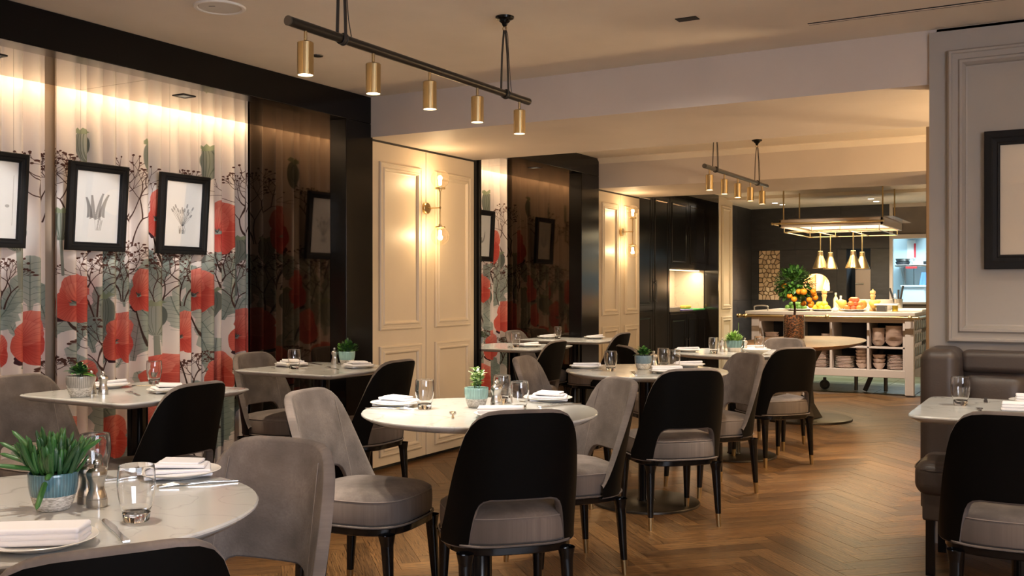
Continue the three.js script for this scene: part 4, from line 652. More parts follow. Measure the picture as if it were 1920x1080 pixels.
function rosettePlant(x, z, label, glaze, r, h, n, mats, w, l, hh, stemmy) {
  const t = thing('potted_succulent', label, 'plant', [x, TY, z], rr(0, 6)); pot(t, glaze, r, h, 0.45); const G = [thick(leafG(w, l, l * 0.35)), thick(leafG(w * 0.85, l * 0.8, l * 0.2))];
  const heads = stemmy ? [[-0.030, 0.004, 0.052], [0.014, 0.006, 0.080], [-0.004, -0.020, 0.062], [0.032, -0.010, 0.060]] : [[0, 0, hh], [-0.02, 0.012, hh * 0.6], [0.02, 0.008, hh * 0.6], [0.0, -0.02, hh * 0.7]];
  const per = Math.round(n / heads.length);
  for (const [hx, hz, hy] of heads) {
    mesh('stem', rod([hx * 0.5, h - 0.01, hz * 0.5], [hx, h + hy, hz], 0.0018, 6), GREEN[1], t);
    for (let i = 0; i < per; i++) { const q = i / per, a = i * 2.4, y = h + (stemmy ? hy * (0.18 + 0.82 * q) : hy * (0.35 + 0.6 * q)), k = stemmy ? 0.18 + 0.82 * q : 1; place(mesh('leaf', G[i % 2], mats[stemmy ? Math.min(4, Math.floor(q * 3 + rnd() * 2.2)) : Math.floor(rnd() * mats.length)], t), hx * k, y, hz * k, a, stemmy ? rr(0.9, 1.35) - 0.35 * q : 1.35 - 0.95 * q + rr(-0.1, 0.1), rr(0.8, 1.1) * (stemmy ? 1 : 1.1 - 0.35 * q)); }
  }
}
function bushyPlant(x, z, label, glaze, r, h, n, mats, w, l, sprig) { // leaves a few pixels each: one part
  const t = thing('potted_herb', label, 'plant', [x, TY, z], rr(0, 6)); pot(t, glaze, r, h, 0.35); const G = thick(leafG(w, l, l * 0.2)), by = mats.map(() => []), m = new THREE.Object3D();
  for (let i = 0; i < n; i++) { const a = rnd() * 6.283, q = Math.sqrt(rnd()); place(m, Math.sin(a) * r * 0.95 * q, h + rr(-0.004, 0.05) * (1.1 - q * 0.5), Math.cos(a) * r * 0.95 * q, a + rr(-0.4, 0.4), q * 1.0 + rr(-0.15, 0.3), rr(0.7, 1.15)); m.updateMatrix(); by[i % mats.length].push(G.clone().applyMatrix4(m.matrix)); }
  by.forEach((l2, i) => { if (l2.length) mesh('foliage', mergeGeometries(l2), mats[i], t).userData.kind = 'stuff'; });
  if (sprig) { const s = mesh('stem', tube([[0.015, h, 0], [0.022, h + 0.06, 0.004], [0.030, h + 0.125, 0]], 0.0013, 12, 5), mats[0], t); }
}
function squarePlant(x, z, label) {
  const t = thing('potted_herb', label, 'plant', [x, TY, z], 0.6);
  const g = (y0, y1, w0, w1) => loft(1, 1, 9, [[1 - w0 / 2, y0], [1 - w1 / 2, y1]], 40); const p = mesh('pot', g(0.0005, 0.03, 0.076, 0.084), M.speck, t);
  mesh('glaze', loft(1, 1, 9, [[1 - 0.042, 0.03], [1 - 0.050, 0.08], [1 - 0.050, 0.083], [1 - 0.046, 0.083], [1 - 0.045, 0.07]], 40), P({ color: GLAZE.teal, roughness: 0.3, map: T.glaze }), p); mesh('soil', mv(loft(0.044, 0.044, 9, [[0, 0], [0.01, 0.003]], 32), 0, 0.07, 0), M.soil, t);
  const G = thick(leafG(0.0055, 0.034, 0.006)), by = [[], [], []], m = new THREE.Object3D(); for (let i = 0; i < 210; i++) { const a = rnd() * 6.283, q = Math.sqrt(rnd()); place(m, Math.sin(a) * 0.042 * q, 0.072 + rr(0, 0.055) * (1.1 - 0.5 * q), Math.cos(a) * 0.042 * q, a, q * 1.0 + rr(-0.2, 0.35), rr(0.7, 1.3)); m.updateMatrix(); by[i % 3].push(G.clone().applyMatrix4(m.matrix)); }
  by.forEach((l, i) => mesh('foliage', mergeGeometries(l), LIME[[0, 3, 1][i]], t).userData.kind = 'stuff'); mesh('stem', tube([[0.02, 0.08, 0], [0.03, 0.14, 0.004], [0.034, 0.21, 0]], 0.0015, 12, 5), LIME[3], t);
}
// foreground table
fingerPlant(-1.877, -1.329, 'finger-leaved green succulent in a striped blue pot on the foreground table');
mill(-1.82, -1.392, 'steel pepper mill beside the blue pot, nearer of the two on the foreground table'); mill(-1.868, -1.405, 'steel mill half hidden between the blue pot and the nearer mill');
glass(-1.638, -1.345, 'large clear water glass nearest the camera on the foreground table'); glass(-2.074, -1.581, 'clear water glass behind the finger succulent on the foreground table');
plate(-1.932, -1.717, 'white side plate under a napkin at the back right of the foreground table'); napkin(-1.935, -1.715, 0.9, 1, 'white folded napkin on the plate at the back right of the foreground table', TY + 0.001);
plate(-1.628, -1.127, 'white side plate under the oblong napkin at the front of the foreground table'); napkin(-1.630, -1.122, 0.62, 0, 'white oblong napkin nearest the camera, on the front plate of the foreground table', TY + 0.001);
cutlery('fork', -1.755, -1.745, -1.868, -1.59, 'steel fork lying before the back right plate of the foreground table'); cutlery('knife', -2.055, -1.545, -1.985, -1.72, 'steel knife with copper glints behind the large glass on the foreground table');
cutlery('knife', -1.505, -1.215, -1.695, -1.312, 'steel knife right of the front plate on the foreground table'); cutlery('fork', -1.700, -1.045, -1.78, -1.22, 'steel fork cut off by the left edge of the photo on the foreground table');
// middle table with the aqua pot
rosettePlant(-2.033, -3.275, 'bright green succulent with white tips in a ribbed aqua pot', 'aqua', 0.047, 0.074, 110, LIME, 0.0062, 0.030, 0.08, true);
mill(-1.982, -3.337, 'steel pepper mill right of the aqua pot'); mill(-2.004, -3.385, 'steel mill mostly hidden behind the mill beside the aqua pot');
glass(-2.177, -3.129, 'clear water glass left of the aqua pot'); glass(-2.025, -3.458, 'clear water glass behind the mill of the aqua pot table'); glass(-1.828, -3.253, 'clear water glass right of the aqua pot, nearest the black chair back');
plate(-2.332, -3.15, 'white side plate at the left of the aqua pot table'); napkin(-2.332, -3.15, 0.3, 1, 'white folded napkin on the left plate of the aqua pot table', TY + 0.001);
plate(-1.886, -3.60, 'white side plate at the right of the aqua pot table'); napkin(-1.886, -3.60, 0.5, 1, 'white folded napkin on the right plate of the aqua pot table', TY + 0.001);
plate(-1.80, -3.065, 'white side plate half hidden by the black chair back at the aqua pot table'); napkin(-1.80, -3.065, 0.5, 0, 'white oblong napkin just above the black chair back at the aqua pot table', TY + 0.001);
cutlery('fork', -1.90, -2.905, -2.05, -3.13, 'steel fork pointing away from the camera on the aqua pot table'); cutlery('knife', -1.74, -3.54, -1.80, -3.42, 'steel knife before the right plate of the aqua pot table'); cutlery('fork', -2.375, -3.03, -2.21, -3.085, 'steel fork before the left plate of the aqua pot table'); cutlery('knife', -1.80, -3.50, -1.97, -3.53, 'steel knife between the right plate and the glasses of the aqua pot table');
// second round table
rosettePlant(-2.14, -5.245, 'dark green rosette succulent in a grey-blue ribbed pot', 'grey', 0.049, 0.076, 44, GREEN.slice(0, 3), 0.0125, 0.047, 0.045, false);
mill(-2.118, -5.352, 'steel mill between the grey-blue pot and two glasses');
glass(-2.254, -5.05, 'clear water glass left of the grey-blue pot'); glass(-2.09, -5.43, 'clear water glass behind and right of the grey-blue pot'); glass(-1.985, -5.325, 'clear water glass before the right napkin of the second round table');
plate(-2.452, -5.15, 'white side plate at the left of the second round table'); napkin(-2.452, -5.15, 0.25, 2, 'mauve-tinged white napkin on the left plate of the second round table', TY + 0.001);
plate(-1.94, -5.09, 'white side plate just above the black chair back at the second round table'); napkin(-1.94, -5.09, 0.5, 0, 'white oblong napkin just above the black chair back at the second round table', TY + 0.001);
plate(-1.985, -5.565, 'white side plate at the right of the second round table'); napkin(-1.985, -5.565, 0.5, 2, 'white rumpled napkin on the right plate of the second round table', TY + 0.001);
cutlery('fork', -2.03, -4.88, -2.125, -5.05, 'steel fork left of the front plate on the second round table'); cutlery('fork', -2.475, -5.01, -2.33, -5.07, 'steel fork before the left plate of the second round table');
// table with the teal square pot
squarePlant(-2.157, -7.02, 'pale green leafy herb with a tall shoot in a teal square pot');
mill(-2.225, -6.96, 'steel mill left of the teal square pot'); mill(-2.09, -7.06, 'steel mill right of the teal square pot');
glass(-2.223, -6.76, 'clear water glass left of the teal square pot'); glass(-2.00, -7.12, 'clear water glass right of the teal square pot before the pale chair');
plate(-2.45, -6.86, 'white side plate at the left end of the teal pot table'); napkin(-2.45, -6.86, 0.3, 2, 'white rumpled napkin at the left end of the teal pot table', TY + 0.001);
plate(-2.10, -7.32, 'white side plate at the far side of the teal pot table'); napkin(-2.10, -7.32, 0.4, 2, 'white rumpled napkin behind the right glass of the teal pot table', TY + 0.001);
{ const b = single('shallow_bowl', latheC([[0, 0.001], [0.03, 0.001], [0.034, 0.004], [0.075, 0.022], [0.095, 0.036], [0.097, 0.0375], [0.095, 0.039], [0.072, 0.028], [0.03, 0.009], [0, 0.008]], 44), M.china, 'white shallow bowl at the right edge of the teal pot table', 'bowl', null, [-1.93, TY, -6.80]); }
// square tables along the left wall
rosettePlant(-3.704, -2.75, 'broad-leaved green succulent in a pale grey pot by the poppy curtain', 'pale', 0.056, 0.086, 52, GREEN.slice(1, 5), 0.0125, 0.050, 0.052, false);
mill(-3.70, -2.862, 'steel mill right of the pale grey pot'); mill(-3.775, -2.86, 'steel mill mostly hidden behind the pale grey pot');
glass(-3.876, -3.287, 'clear water glass before the red poppies on the curtain-side table'); plate(-3.51, -3.06, 'white side plate left of the black chair back at the curtain-side table'); napkin(-3.51, -3.06, 1.2, 1, 'white folded napkin left of the black chair back at the curtain-side table', TY + 0.001);
plate(-3.92, -3.06, 'white side plate behind the pale grey pot'); napkin(-3.92, -3.06, 1.5, 2, 'white napkin partly hidden behind the mills of the curtain-side table', TY + 0.001);
cutlery('fork', -3.52, -2.90, -3.655, -2.96, 'steel fork right of the pale grey pot'); cutlery('knife', -3.70, -3.26, -3.88, -3.16, 'steel knife at the back of the curtain-side table');
bushyPlant(-3.846, -4.705, 'dark bushy plant in a pale aqua pot beside the panelled doors', 'aqua', 0.050, 0.076, 150, [GREEN[0], GREEN[2], GREEN[3], GREEN[4]], 0.008, 0.034);
mill(-3.915, -4.672, 'steel mill left of the pale aqua pot'); glass(-3.887, -4.285, 'clear water glass on the table before the dark glass wall');
plate(-4.04, -4.43, 'white side plate at the left of the table before the dark glass wall'); napkin(-4.04, -4.43, 1.4, 1, 'white napkin behind the glass before the dark glass wall', TY + 0.001);
plate(-3.62, -4.53, 'white side plate left of the black chair by the panelled doors'); napkin(-3.62, -4.53, 1.3, 1, 'cream-lit napkin left of the black chair by the panelled doors', TY + 0.001);
cutlery('fork', -3.63, -4.36, -3.78, -4.44, 'steel fork at the middle of the table before the dark glass wall'); cutlery('knife', -3.93, -4.56, -4.05, -4.62, 'steel knife at the back of the table before the dark glass wall');
bushyPlant(-4.085, -6.60, 'dark spiky plant in shade beside the edge of the panelled doors', 'slate', 0.045, 0.072, 120, [GREEN[0], GREEN[3]], 0.004, 0.045);
glass(-3.795, -6.694, 'clear water glass on the nearer table of the rear alcove'); plate(-3.735, -6.80, 'white side plate on the nearer table of the rear alcove'); napkin(-3.735, -6.80, 1.3, 2, 'cream-lit napkin on the nearer table of the rear alcove', TY + 0.001); cutlery('fork', -3.72, -6.52, -3.83, -6.65, 'steel fork on the nearer table of the rear alcove');
bushyPlant(-4.10, -8.38, 'spiky green herb in a slate pot on the farther table of the rear alcove', 'slate', 0.050, 0.076, 150, [GREEN[2], GREEN[4], LIME[3]], 0.0045, 0.042, true);
mill(-4.12, -8.28, 'steel mill left of the slate pot in the rear alcove'); glass(-4.07, -7.95, 'clear water glass left of the mill on the farther table of the rear alcove'); glass(-4.01, -8.33, 'clear water glass before the slate pot in the rear alcove');
plate(-4.21, -8.02, 'white side plate at the left of the farther table of the rear alcove'); napkin(-4.21, -8.02, 1.4, 2, 'white rolled napkin at the left of the farther table of the rear alcove', TY + 0.001);
plate(-3.80, -8.16, 'white side plate at the right of the farther table of the rear alcove'); napkin(-3.80, -8.16, 1.3, 2, 'white rolled napkin at the right of the farther table of the rear alcove', TY + 0.001);
// table by the leather bench
glass(-0.399, -4.284, 'clear water glass on the table before the leather bench'); plate(-0.14, -4.47, 'white side plate at the right edge of the photo'); napkin(-0.13, -4.47, 0.1, 0, 'white napkin on the plate at the right edge of the photo', TY + 0.001);
cutlery('knife', -0.33, -4.58, -0.315, -4.395, 'dark-looking knife right of the glass before the leather bench'); cutlery('fork', -0.30, -4.02, -0.325, -4.19, 'steel fork of which the tines show above the black chair back at right'); napkin(-0.165, -4.21, 0.05, 0, 'white napkin lying on the marble just above the black chair back at right', TY - 0.007);
// ---------------------------------------------------------------- black service cabinets with a lit niche
{
  const t = thing('service_cabinet', 'tall black glossy cabinet wall with a lit cream niche beyond the farther panelled doors', 'cabinet');
  mesh('carcass', [B(-4.62, -4.60, 0, 2.30, -12.34, -9.72), B(-4.60, -4.18, 0, 2.30, -11.02, -9.72), B(-4.60, -4.18, 0.05, 0.90, -12.34, -11.02), B(-4.60, -4.18, 1.43, 2.30, -12.34, -11.02), B(-4.6, -4.0, 2.30, 2.40, -12.34, -9.72)], M.gloss, t);
  const door = (z0, z1, y0, y1, hz) => { const d = mesh('door', RBx(-4.18, -4.16, y0, y1, z1 + 0.0015, z0 - 0.0015, 0.003), M.gloss, t); if (y1 - y0 > 0.3) mesh('panel_moulding', mv(rectLoft(Math.abs(z1 - z0) - 0.12, y1 - y0 - 0.12, [[0, 0], [0.004, 0.006], [0.02, 0.006], [0.03, 0.001]]).rotateY(Math.PI / 2), -4.16, (y0 + y1) / 2, (z0 + z1) / 2), M.gloss, d); if (hz) mesh('handle', [rod([-4.14, (y0 + y1) / 2 - 0.12, hz], [-4.14, (y0 + y1) / 2 + 0.12, hz], 0.006), rod([-4.16, (y0 + y1) / 2 + 0.1, hz], [-4.14, (y0 + y1) / 2 + 0.1, hz], 0.005), rod([-4.16, (y0 + y1) / 2 - 0.1, hz], [-4.14, (y0 + y1) / 2 - 0.1, hz], 0.005)], M.barSilver, d); };
  door(-9.73, -10.48, 0.05, 0.95); door(-9.73, -10.48, 0.955, 2.29); door(-10.485, -11.02, 0.05, 2.29, -10.55); door(-11.03, -11.66, 1.44, 2.29); door(-11.665, -12.34, 1.44, 2.29); door(-11.03, -11.60, 0.05, 0.895, -11.55); door(-11.605, -12.0, 0.05, 0.895, -11.65); door(-12.005, -12.34, 0.05, 0.895);
  mesh('kick_board', B(-4.2, -4.19, 0, 0.05, -12.34, -9.72), M.dark, t); mesh('counter', RBx(-4.60, -4.15, 0.90, 0.925, -12.34, -11.02, 0.003), M.gloss, t);
  mesh('splashback', [RBx(-4.60, -4.585, 0.925, 1.43, -12.335, -11.025, 0.001), RBx(-4.585, -4.19, 0.925, 1.43, -12.338, -12.325, 0.001)], P({ color: C(0.86, 0.74, 0.58), roughness: 0.3, map: T.marble }), t);
  mesh('niche_light', RBx(-4.30, -4.24, 1.422, 1.429, -12.3, -11.06, 0.001), glow(WARM, 4), t);
  area(SOFT, LV.niche, 1.2, 0.06, [-4.27, 1.415, -11.68], [-4.36, 0.9, -11.68]);
  mesh('end_panel', RBx(-4.6, -4.0, 0, 2.40, -12.362, -12.345, 0.002), P({ color: C(0.012, 0.009, 0.006), roughness: 0.12, ior: 2.0 }), t);
  single('steel_cup', latheC([[0, 0], [0.032, 0], [0.046, 0.17], [0.043, 0.17], [0.030, 0.006], [0, 0.006]], 28), M.steel, 'tall tapered steel cup at the left of the lit niche', 'cup', null, [-4.40, 0.925, -11.30]);
  single('serving_tray', [RB(0.16, 0.012, 0.34, 0.004).translate(0, 0.006, 0), RB(0.012, 0.04, 0.34, 0.003).translate(0.08, 0.03, 0), RB(0.012, 0.04, 0.34, 0.003).translate(-0.08, 0.03, 0), RB(0.16, 0.04, 0.012, 0.003).translate(0, 0.03, 0.17), RB(0.16, 0.04, 0.012, 0.003).translate(0, 0.03, -0.17)], M.steel, 'steel tray at the left front of the lit niche', 'tray', null, [-4.26, 0.925, -11.25]);
  single('chopping_board', RB(0.22, 0.018, 0.42, 0.006).translate(0, 0.009, 0), P({ color: C(0.02, 0.30, 0.06), roughness: 0.5 }), 'green chopping board at the right of the lit niche', 'board', null, [-4.27, 0.925, -12.08]);
  single('chopping_board', RB(0.22, 0.018, 0.40, 0.006).translate(0, 0.009, 0), P({ color: C(0.10, 0.08, 0.30), roughness: 0.5 }), 'violet-blue chopping board at the middle of the lit niche', 'board', null, [-4.27, 0.925, -11.64]);
  single('bread_loaf', boxUV(new RoundedBoxGeometry(0.09, 0.045, 0.20, 4, 0.02)).translate(0, 0.0225, 0), P({ color: C(0.62, 0.38, 0.08), roughness: 0.8 }), 'small golden block lying on the green chopping board', 'food', null, [-4.33, 0.943, -12.03]);
}
// ---------------------------------------------------------------- kitchen island
{
  const t = thing('kitchen_island', 'pale painted kitchen island with a brass rail and open shelves of crockery', 'counter');
  mesh('worktop', RBx(-3.44, -1.54, 0.893, 0.935, -13.2, -11.63, 0.008), M.stone, t);
  for (const [x, z] of [[-1.606, -11.72], [-3.33, -11.72], [-1.606, -13.1], [-3.33, -13.1]]) mesh('leg', RBx(x - 0.046, x + 0.046, 0.012, 0.893, z - 0.046, z + 0.046, 0.006), M.islandPaint, t);
  mesh('apron', [RBx(-3.29, -1.65, 0.815, 0.892, -11.745, -11.69, 0.004)], M.islandPaint, t);
  mesh('shelf', RBx(-3.29, -1.65, 0.525, 0.545, -12.25, -11.69, 0.003), M.islandPaint, t);
  mesh('bottom_rail', RBx(-3.29, -1.65, 0.20, 0.285, -12.25, -11.685, 0.004), M.islandPaint, t);
  for (const x of [-3.275, -2.86, -2.455, -2.045, -1.663]) mesh('divider', RBx(x - 0.013, x + 0.013, 0.28, 0.82, -12.25, -11.69, 0.003), M.islandPaint, t);
  mesh('back_board', RBx(-3.29, -1.65, 0.25, 0.89, -12.275, -12.25, 0.003), P({ color: C(0.03, 0.035, 0.055), roughness: 0.6 }), t);
  mesh('side_board', RBx(-3.30, -3.285, 0.2, 0.89, -13.1, -11.75, 0.003), M.islandPaint, t);
  const r = mesh('rail', [rod([-3.50, 0.877, -11.575], [-1.50, 0.877, -11.575], 0.0165, 16), rod([-1.50, 0.877, -11.575], [-1.50, 0.877, -13.1], 0.0165, 16)], M.brass, t);
  for (const x of [-3.50, -3.42, -2.47, -1.58]) mesh('rail_bracket', [mv(new THREE.SphereGeometry(0.027, 18, 12), x, 0.877, -11.575), rod([x, 0.877, -11.575], [x, 0.885, -11.66], 0.012)], M.brass, r);
  mv(new THREE.SphereGeometry(0.02), 0, 0, 0);
  for (let i = 0; i < 4; i++) { const tr = mesh('tray', [RBx(-1.60, -1.556, 0.30 + i * 0.145, 0.31 + i * 0.145, -13.04, -11.79, 0.002), RBx(-1.562, -1.556, 0.30 + i * 0.145, 0.40 + i * 0.145, -13.04, -11.79, 0.002)], P({ color: C(0.34, 0.38, 0.42), roughness: 0.4, metalness: 0.3 }), t); for (let k = 0; k < 7; k++) mesh('divider_bar', RBx(-1.556, -1.548, 0.305 + i * 0.145, 0.42 + i * 0.145, -11.84 - k * 0.18, -11.82 - k * 0.18, 0.002), M.steel, tr); }
  for (const [x, z] of [[-2.95, -12.1], [-2.62, -12.1]]) mesh('pipe', rod([x + 0.7, 0.006, z], [x + 0.7, 0.22, z], 0.022, 12), M.barSilver, t);
  mesh('handle', tube([[-3.36, 0.935, -11.75], [-3.36, 0.985, -11.75], [-3.34, 0.995, -11.75], [-3.22, 0.995, -11.75], [-3.20, 0.985, -11.75], [-3.20, 0.935, -11.75]], 0.008, 40, 8), M.steel, t);
}
single('castor_wheel', [mv(new THREE.TorusGeometry(0.045, 0.014, 10, 24), 0, 0.059, 0), mv(cyl(0.03, 0.03, 0.02).rotateX(Math.PI / 2), 0, 0.059, 0), RB(0.03, 0.05, 0.05, 0.004).translate(0, 0.12, 0)], M.dark, 'black castor wheel on the tiled floor under the left half of the kitchen island', 'wheel', null, [-2.60, 0, -12.05]);
single('castor_wheel', [mv(new THREE.TorusGeometry(0.045, 0.014, 10, 24), 0, 0.059, 0), mv(cyl(0.03, 0.03, 0.02).rotateX(Math.PI / 2), 0, 0.059, 0), RB(0.03, 0.05, 0.05, 0.004).translate(0, 0.12, 0)], M.dark, 'black castor wheel beyond the right end of the kitchen island', 'wheel', null, [-1.62, 0, -13.25], 0.5);
single('trestle_leg', RB(0.05, 0.62, 0.05, 0.004).rotateZ(-0.38).translate(0, 0.30, 0), M.dark, 'slanting black leg standing on the tiles under the kitchen island', 'support', null, [-2.02, 0, -12.02]);
// crockery on the open shelves: every bowl and plate
{
  const bowlG = (r, h) => latheC([[0, 0], [r * 0.45, 0], [r * 0.5, 0.004], [r * 0.86, h * 0.55], [r, h], [r * 0.96, h], [r * 0.8, h * 0.58], [r * 0.45, 0.01], [0, 0.008]], 26), plateG = r => latheC([[0, 0], [r * 0.6, 0], [r * 0.66, 0.005], [r, 0.016], [r * 0.99, 0.019], [r * 0.62, 0.010], [0, 0.008]], 28);
  const stack = (kind, x, y, z, r, n, step, label, h = 0.06) => { const g = kind === 'bowl' ? bowlG(r, h) : plateG(r); for (let i = 0; i < n; i++) single(kind === 'bowl' ? 'bowl' : 'dinner_plate', g, M.stackware, label, kind, label.replace(/^.*? (bowl|plate)/, '$1s'), [x + rr(-0.003, 0.003), y + i * step, z + rr(-0.003, 0.003)], rr(0, 6)); };
  const U = 0.546, L = 0.286, Z = -11.83;
  stack('bowl', -1.955, U, Z, 0.072, 8, 0.021, 'small bowl in the left stack of the upper right shelf bay'); stack('bowl', -1.785, U, Z, 0.098, 9, 0.0205, 'wide bowl in the right stack of the upper right shelf bay', 0.07);
  stack('bowl', -1.950, L, Z, 0.070, 3, 0.047, 'deep bowl in the short left stack of the lower right shelf bay', 0.07); stack('plate', -1.765, L, Z, 0.098, 10, 0.0165, 'flat plate in the right stack of the lower right shelf bay');
  stack('plate', -2.325, L, Z, 0.108, 8, 0.0165, 'flat plate in the left stack of the second lower shelf bay'); stack('bowl', -2.135, L, Z, 0.070, 6, 0.037, 'deep bowl in the right stack of the second lower shelf bay', 0.06);
  stack('plate', -2.60, L, Z, 0.105, 12, 0.0165, 'flat plate in the stack of the third lower shelf bay, behind the black chair');
  stack('plate', -2.27, U, Z, 0.10, 2, 0.0165, 'flat plate under the table edge in the second upper shelf bay');
  stack('bowl', -2.53, U, Z, 0.062, 4, 0.026, 'bowl in the right stack of the third upper shelf bay', 0.05); stack('plate', -2.70, U, Z, 0.075, 4, 0.0165, 'small plate in the left stack of the third upper shelf bay');
  stack('bowl', -3.17, U, Z, 0.085, 4, 0.028, 'bowl in the stack at the left of the upper left shelf bay', 0.05); stack('plate', -2.98, U, Z, 0.082, 4, 0.0165, 'small plate in the stack at the right of the upper left shelf bay');
  stack('plate', -3.05, L, Z, 0.10, 6, 0.0165, 'flat plate in the stack of the lower left shelf bay');
}
// ---------------------------------------------------------------- food and tools on the island
{
  const y = 0.9355, platter = (x, z, label, r) => single('platter', latheC([[0, 0], [r * 0.6, 0], [r * 0.66, 0.006], [r, 0.022], [r * 0.985, 0.026], [r * 0.62, 0.012], [0, 0.010]], 36), M.china, label, 'plate', null, [x, y, z]);
  platter(-2.90, -11.95, 'white platter under the greens behind the orange tree', 0.16); platter(-2.60, -11.93, 'white platter under the lemons', 0.15); platter(-2.24, -11.92, 'white platter under the tomatoes', 0.16);
  const fruit = (n, x, z, spread, r, lay, f) => { let k = 0; for (let l = 0; l < lay; l++) for (let i = 0; i < n - l * 2; i++) { const a = i / (n - l * 2) * 6.283 + l, q = (1 - l * 0.38) * spread * (i % 2 ? 1 : 0.55); f(k++, [x + Math.cos(a) * q, y + 0.014 + r * 0.9 + l * r * 1.35, z + Math.sin(a) * q * 0.7]); } };
  const tom = toCreasedNormals(grid(16, 10, (u, v) => { const a = u * 6.2832, b = (v - 0.5) * Math.PI, k = 1 + 0.07 * Math.cos(a * 6) * Math.cos(b); return [Math.cos(a) * Math.cos(b) * k * 0.040, Math.sin(b) * 0.030, -Math.sin(a) * Math.cos(b) * k * 0.040]; }), 3), tm = [C(0.62, 0.17, 0.04), C(0.66, 0.24, 0.06), C(0.55, 0.12, 0.05)].map(c => P({ color: c, roughness: 0.3 }));
  fruit(8, -2.24, -11.92, 0.095, 0.034, 3, (k, p) => single('tomato', tom, tm[k % 3], 'red ribbed tomato in the heap on the right platter', 'tomato', 'tomatoes on the right platter', p, k));
  const lem = lathe([[0, -0.048], [0.006, -0.045], [0.016, -0.036], [0.030, -0.018], [0.033, 0], [0.030, 0.018], [0.016, 0.036], [0.006, 0.045], [0, 0.048]], 18).rotateZ(1.5), lm = P({ color: C(0.72, 0.50, 0.03), roughness: 0.4 });
  fruit(7, -2.60, -11.93, 0.085, 0.030, 2, (k, p) => single('lemon', lem, lm, 'yellow lemon on the middle platter', 'lemon', 'lemons on the middle platter', p, k * 1.3));
  const gr = [C(0.06, 0.16, 0.02), C(0.10, 0.22, 0.03)].map(c => P({ color: c, roughness: 0.5 })), lime = new THREE.IcosahedronGeometry(0.030, 2);
  fruit(11, -2.90, -11.95, 0.115, 0.028, 2, (k, p) => single('lime', lime, gr[k % 2], 'green lime on the left platter behind the orange tree', 'lime', 'limes on the left platter', p, k));
  const squash = lathe([[0, 0], [0.035, 0.004], [0.055, 0.03], [0.05, 0.06], [0.03, 0.09], [0.018, 0.115], [0.012, 0.13], [0, 0.132]], 20).rotateZ(1.1), sq = P({ color: C(0.62, 0.40, 0.08), roughness: 0.45 });
  for (const [x, z, a, l] of [[-2.37, -12.12, 0.4, 'yellow squash leaning behind the tomatoes, left one'], [-2.20, -12.16, 2.0, 'yellow squash leaning behind the tomatoes, middle one'], [-2.10, -12.12, 3.4, 'yellow squash leaning behind the tomatoes, right one']]) single('squash', squash, sq, l, 'squash', null, [x, y + 0.062, z], a);
  const millG = latheC([[0, 0], [0.038, 0], [0.038, 0.02], [0.030, 0.03], [0.026, 0.07], [0.022, 0.13], [0.024, 0.155], [0.030, 0.17], [0.032, 0.185], [0.024, 0.195], [0.034, 0.215], [0.030, 0.235], [0.012, 0.243], [0.008, 0.25], [0.008, 0.258], [0, 0.26]], 28), beech = P({ color: C(0.60, 0.38, 0.16), roughness: 0.4 });
  single('wooden_mill', millG, beech, 'tall turned wooden pepper mill on the right half of the island', 'mill', null, [-2.08, y, -12.2]); single('wooden_mill', millG, beech, 'turned wooden pepper mill in front of the glowing oven mouth', 'mill', null, [-2.66, y, -12.3], 1);
  const bot = (x, z, h, col, label) => { const b = single('sauce_bottle', latheC([[0, 0], [0.026, 0], [0.028, 0.004], [0.028, h * 0.6], [0.024, h * 0.68], [0.010, h * 0.8], [0.010, h * 0.88], [0, h * 0.88]], 24), P({ color: col, roughness: 0.35 }), label, 'bottle', null, [x, y, z]); mesh('cap', mv(cyl(0.012, 0.013, h * 0.12, 16), 0, h * 0.94, 0), M.white, b); };
  bot(-2.545, -12.4, 0.215, C(0.70, 0.62, 0.45), 'taller cream bottle between the lemons and the tomatoes'); bot(-2.45, -12.22, 0.18, C(0.80, 0.75, 0.62), 'shorter white bottle between the lemons and the tomatoes');
  const oil = thing('oil_bottle', 'clear squeeze bottle of yellow oil at the right end of the island', 'bottle', [-1.81, y, -12.05]);
  mesh('body', lathe([[0, 0.001], [0.033, 0.001], [0.034, 0.004], [0.034, 0.13], [0.028, 0.15], [0.014, 0.165], [0.014, 0.18], [0.005, 0.205]], 24), M.glassWall, oil); mesh('oil', latheC([[0, 0.002], [0.032, 0.003], [0.0325, 0.09], [0, 0.09]], 24), P({ color: C(0.62, 0.46, 0.04), roughness: 0.2 }), oil); mesh('cap', latheC([[0.015, 0.165], [0.015, 0.182], [0.006, 0.208], [0, 0.21]], 20), M.white, oil);
  const mb = (x, z, r, h, label) => single('mixing_bowl', latheC([[0, 0], [r * 0.6, 0], [r * 0.85, h * 0.5], [r, h], [r * 0.95, h], [r * 0.8, h * 0.5], [r * 0.55, 0.008], [0, 0.008]], 30), M.china, label, 'bowl', null, [x, y, z]);
  mb(-2.26, -12.75, 0.13, 0.13, 'wide pale bowl behind the tomatoes'); mb(-2.03, -12.75, 0.11, 0.13, 'pale bowl between the wooden mill and the knife pot');
  for (let i = 0; i < 6; i++) single('oblong_dish', RB(0.27, 0.012, 0.20, 0.005).translate(0, 0.006, 0), M.white, 'white oblong dish stacked right of the tomatoes', 'dish', 'white dishes right of the tomatoes', [-2.10, y + i * 0.0135, -12.42], rr(-0.03, 0.03));
  single('gastro_tin', [RB(0.10, 0.07, 0.12, 0.004).translate(0, 0.035, 0)], P({ color: C(0.06, 0.055, 0.05), roughness: 0.4 }), 'small dark square tin right of the white dishes', 'tin', null, [-1.95, y, -12.02]);
  single('serving_board', RB(0.26, 0.02, 0.16, 0.006).translate(0, 0.01, 0), M.white, 'pale board raised on the tin before the pale bowl', 'board', null, [-1.90, y + 0.0705, -12.05]);
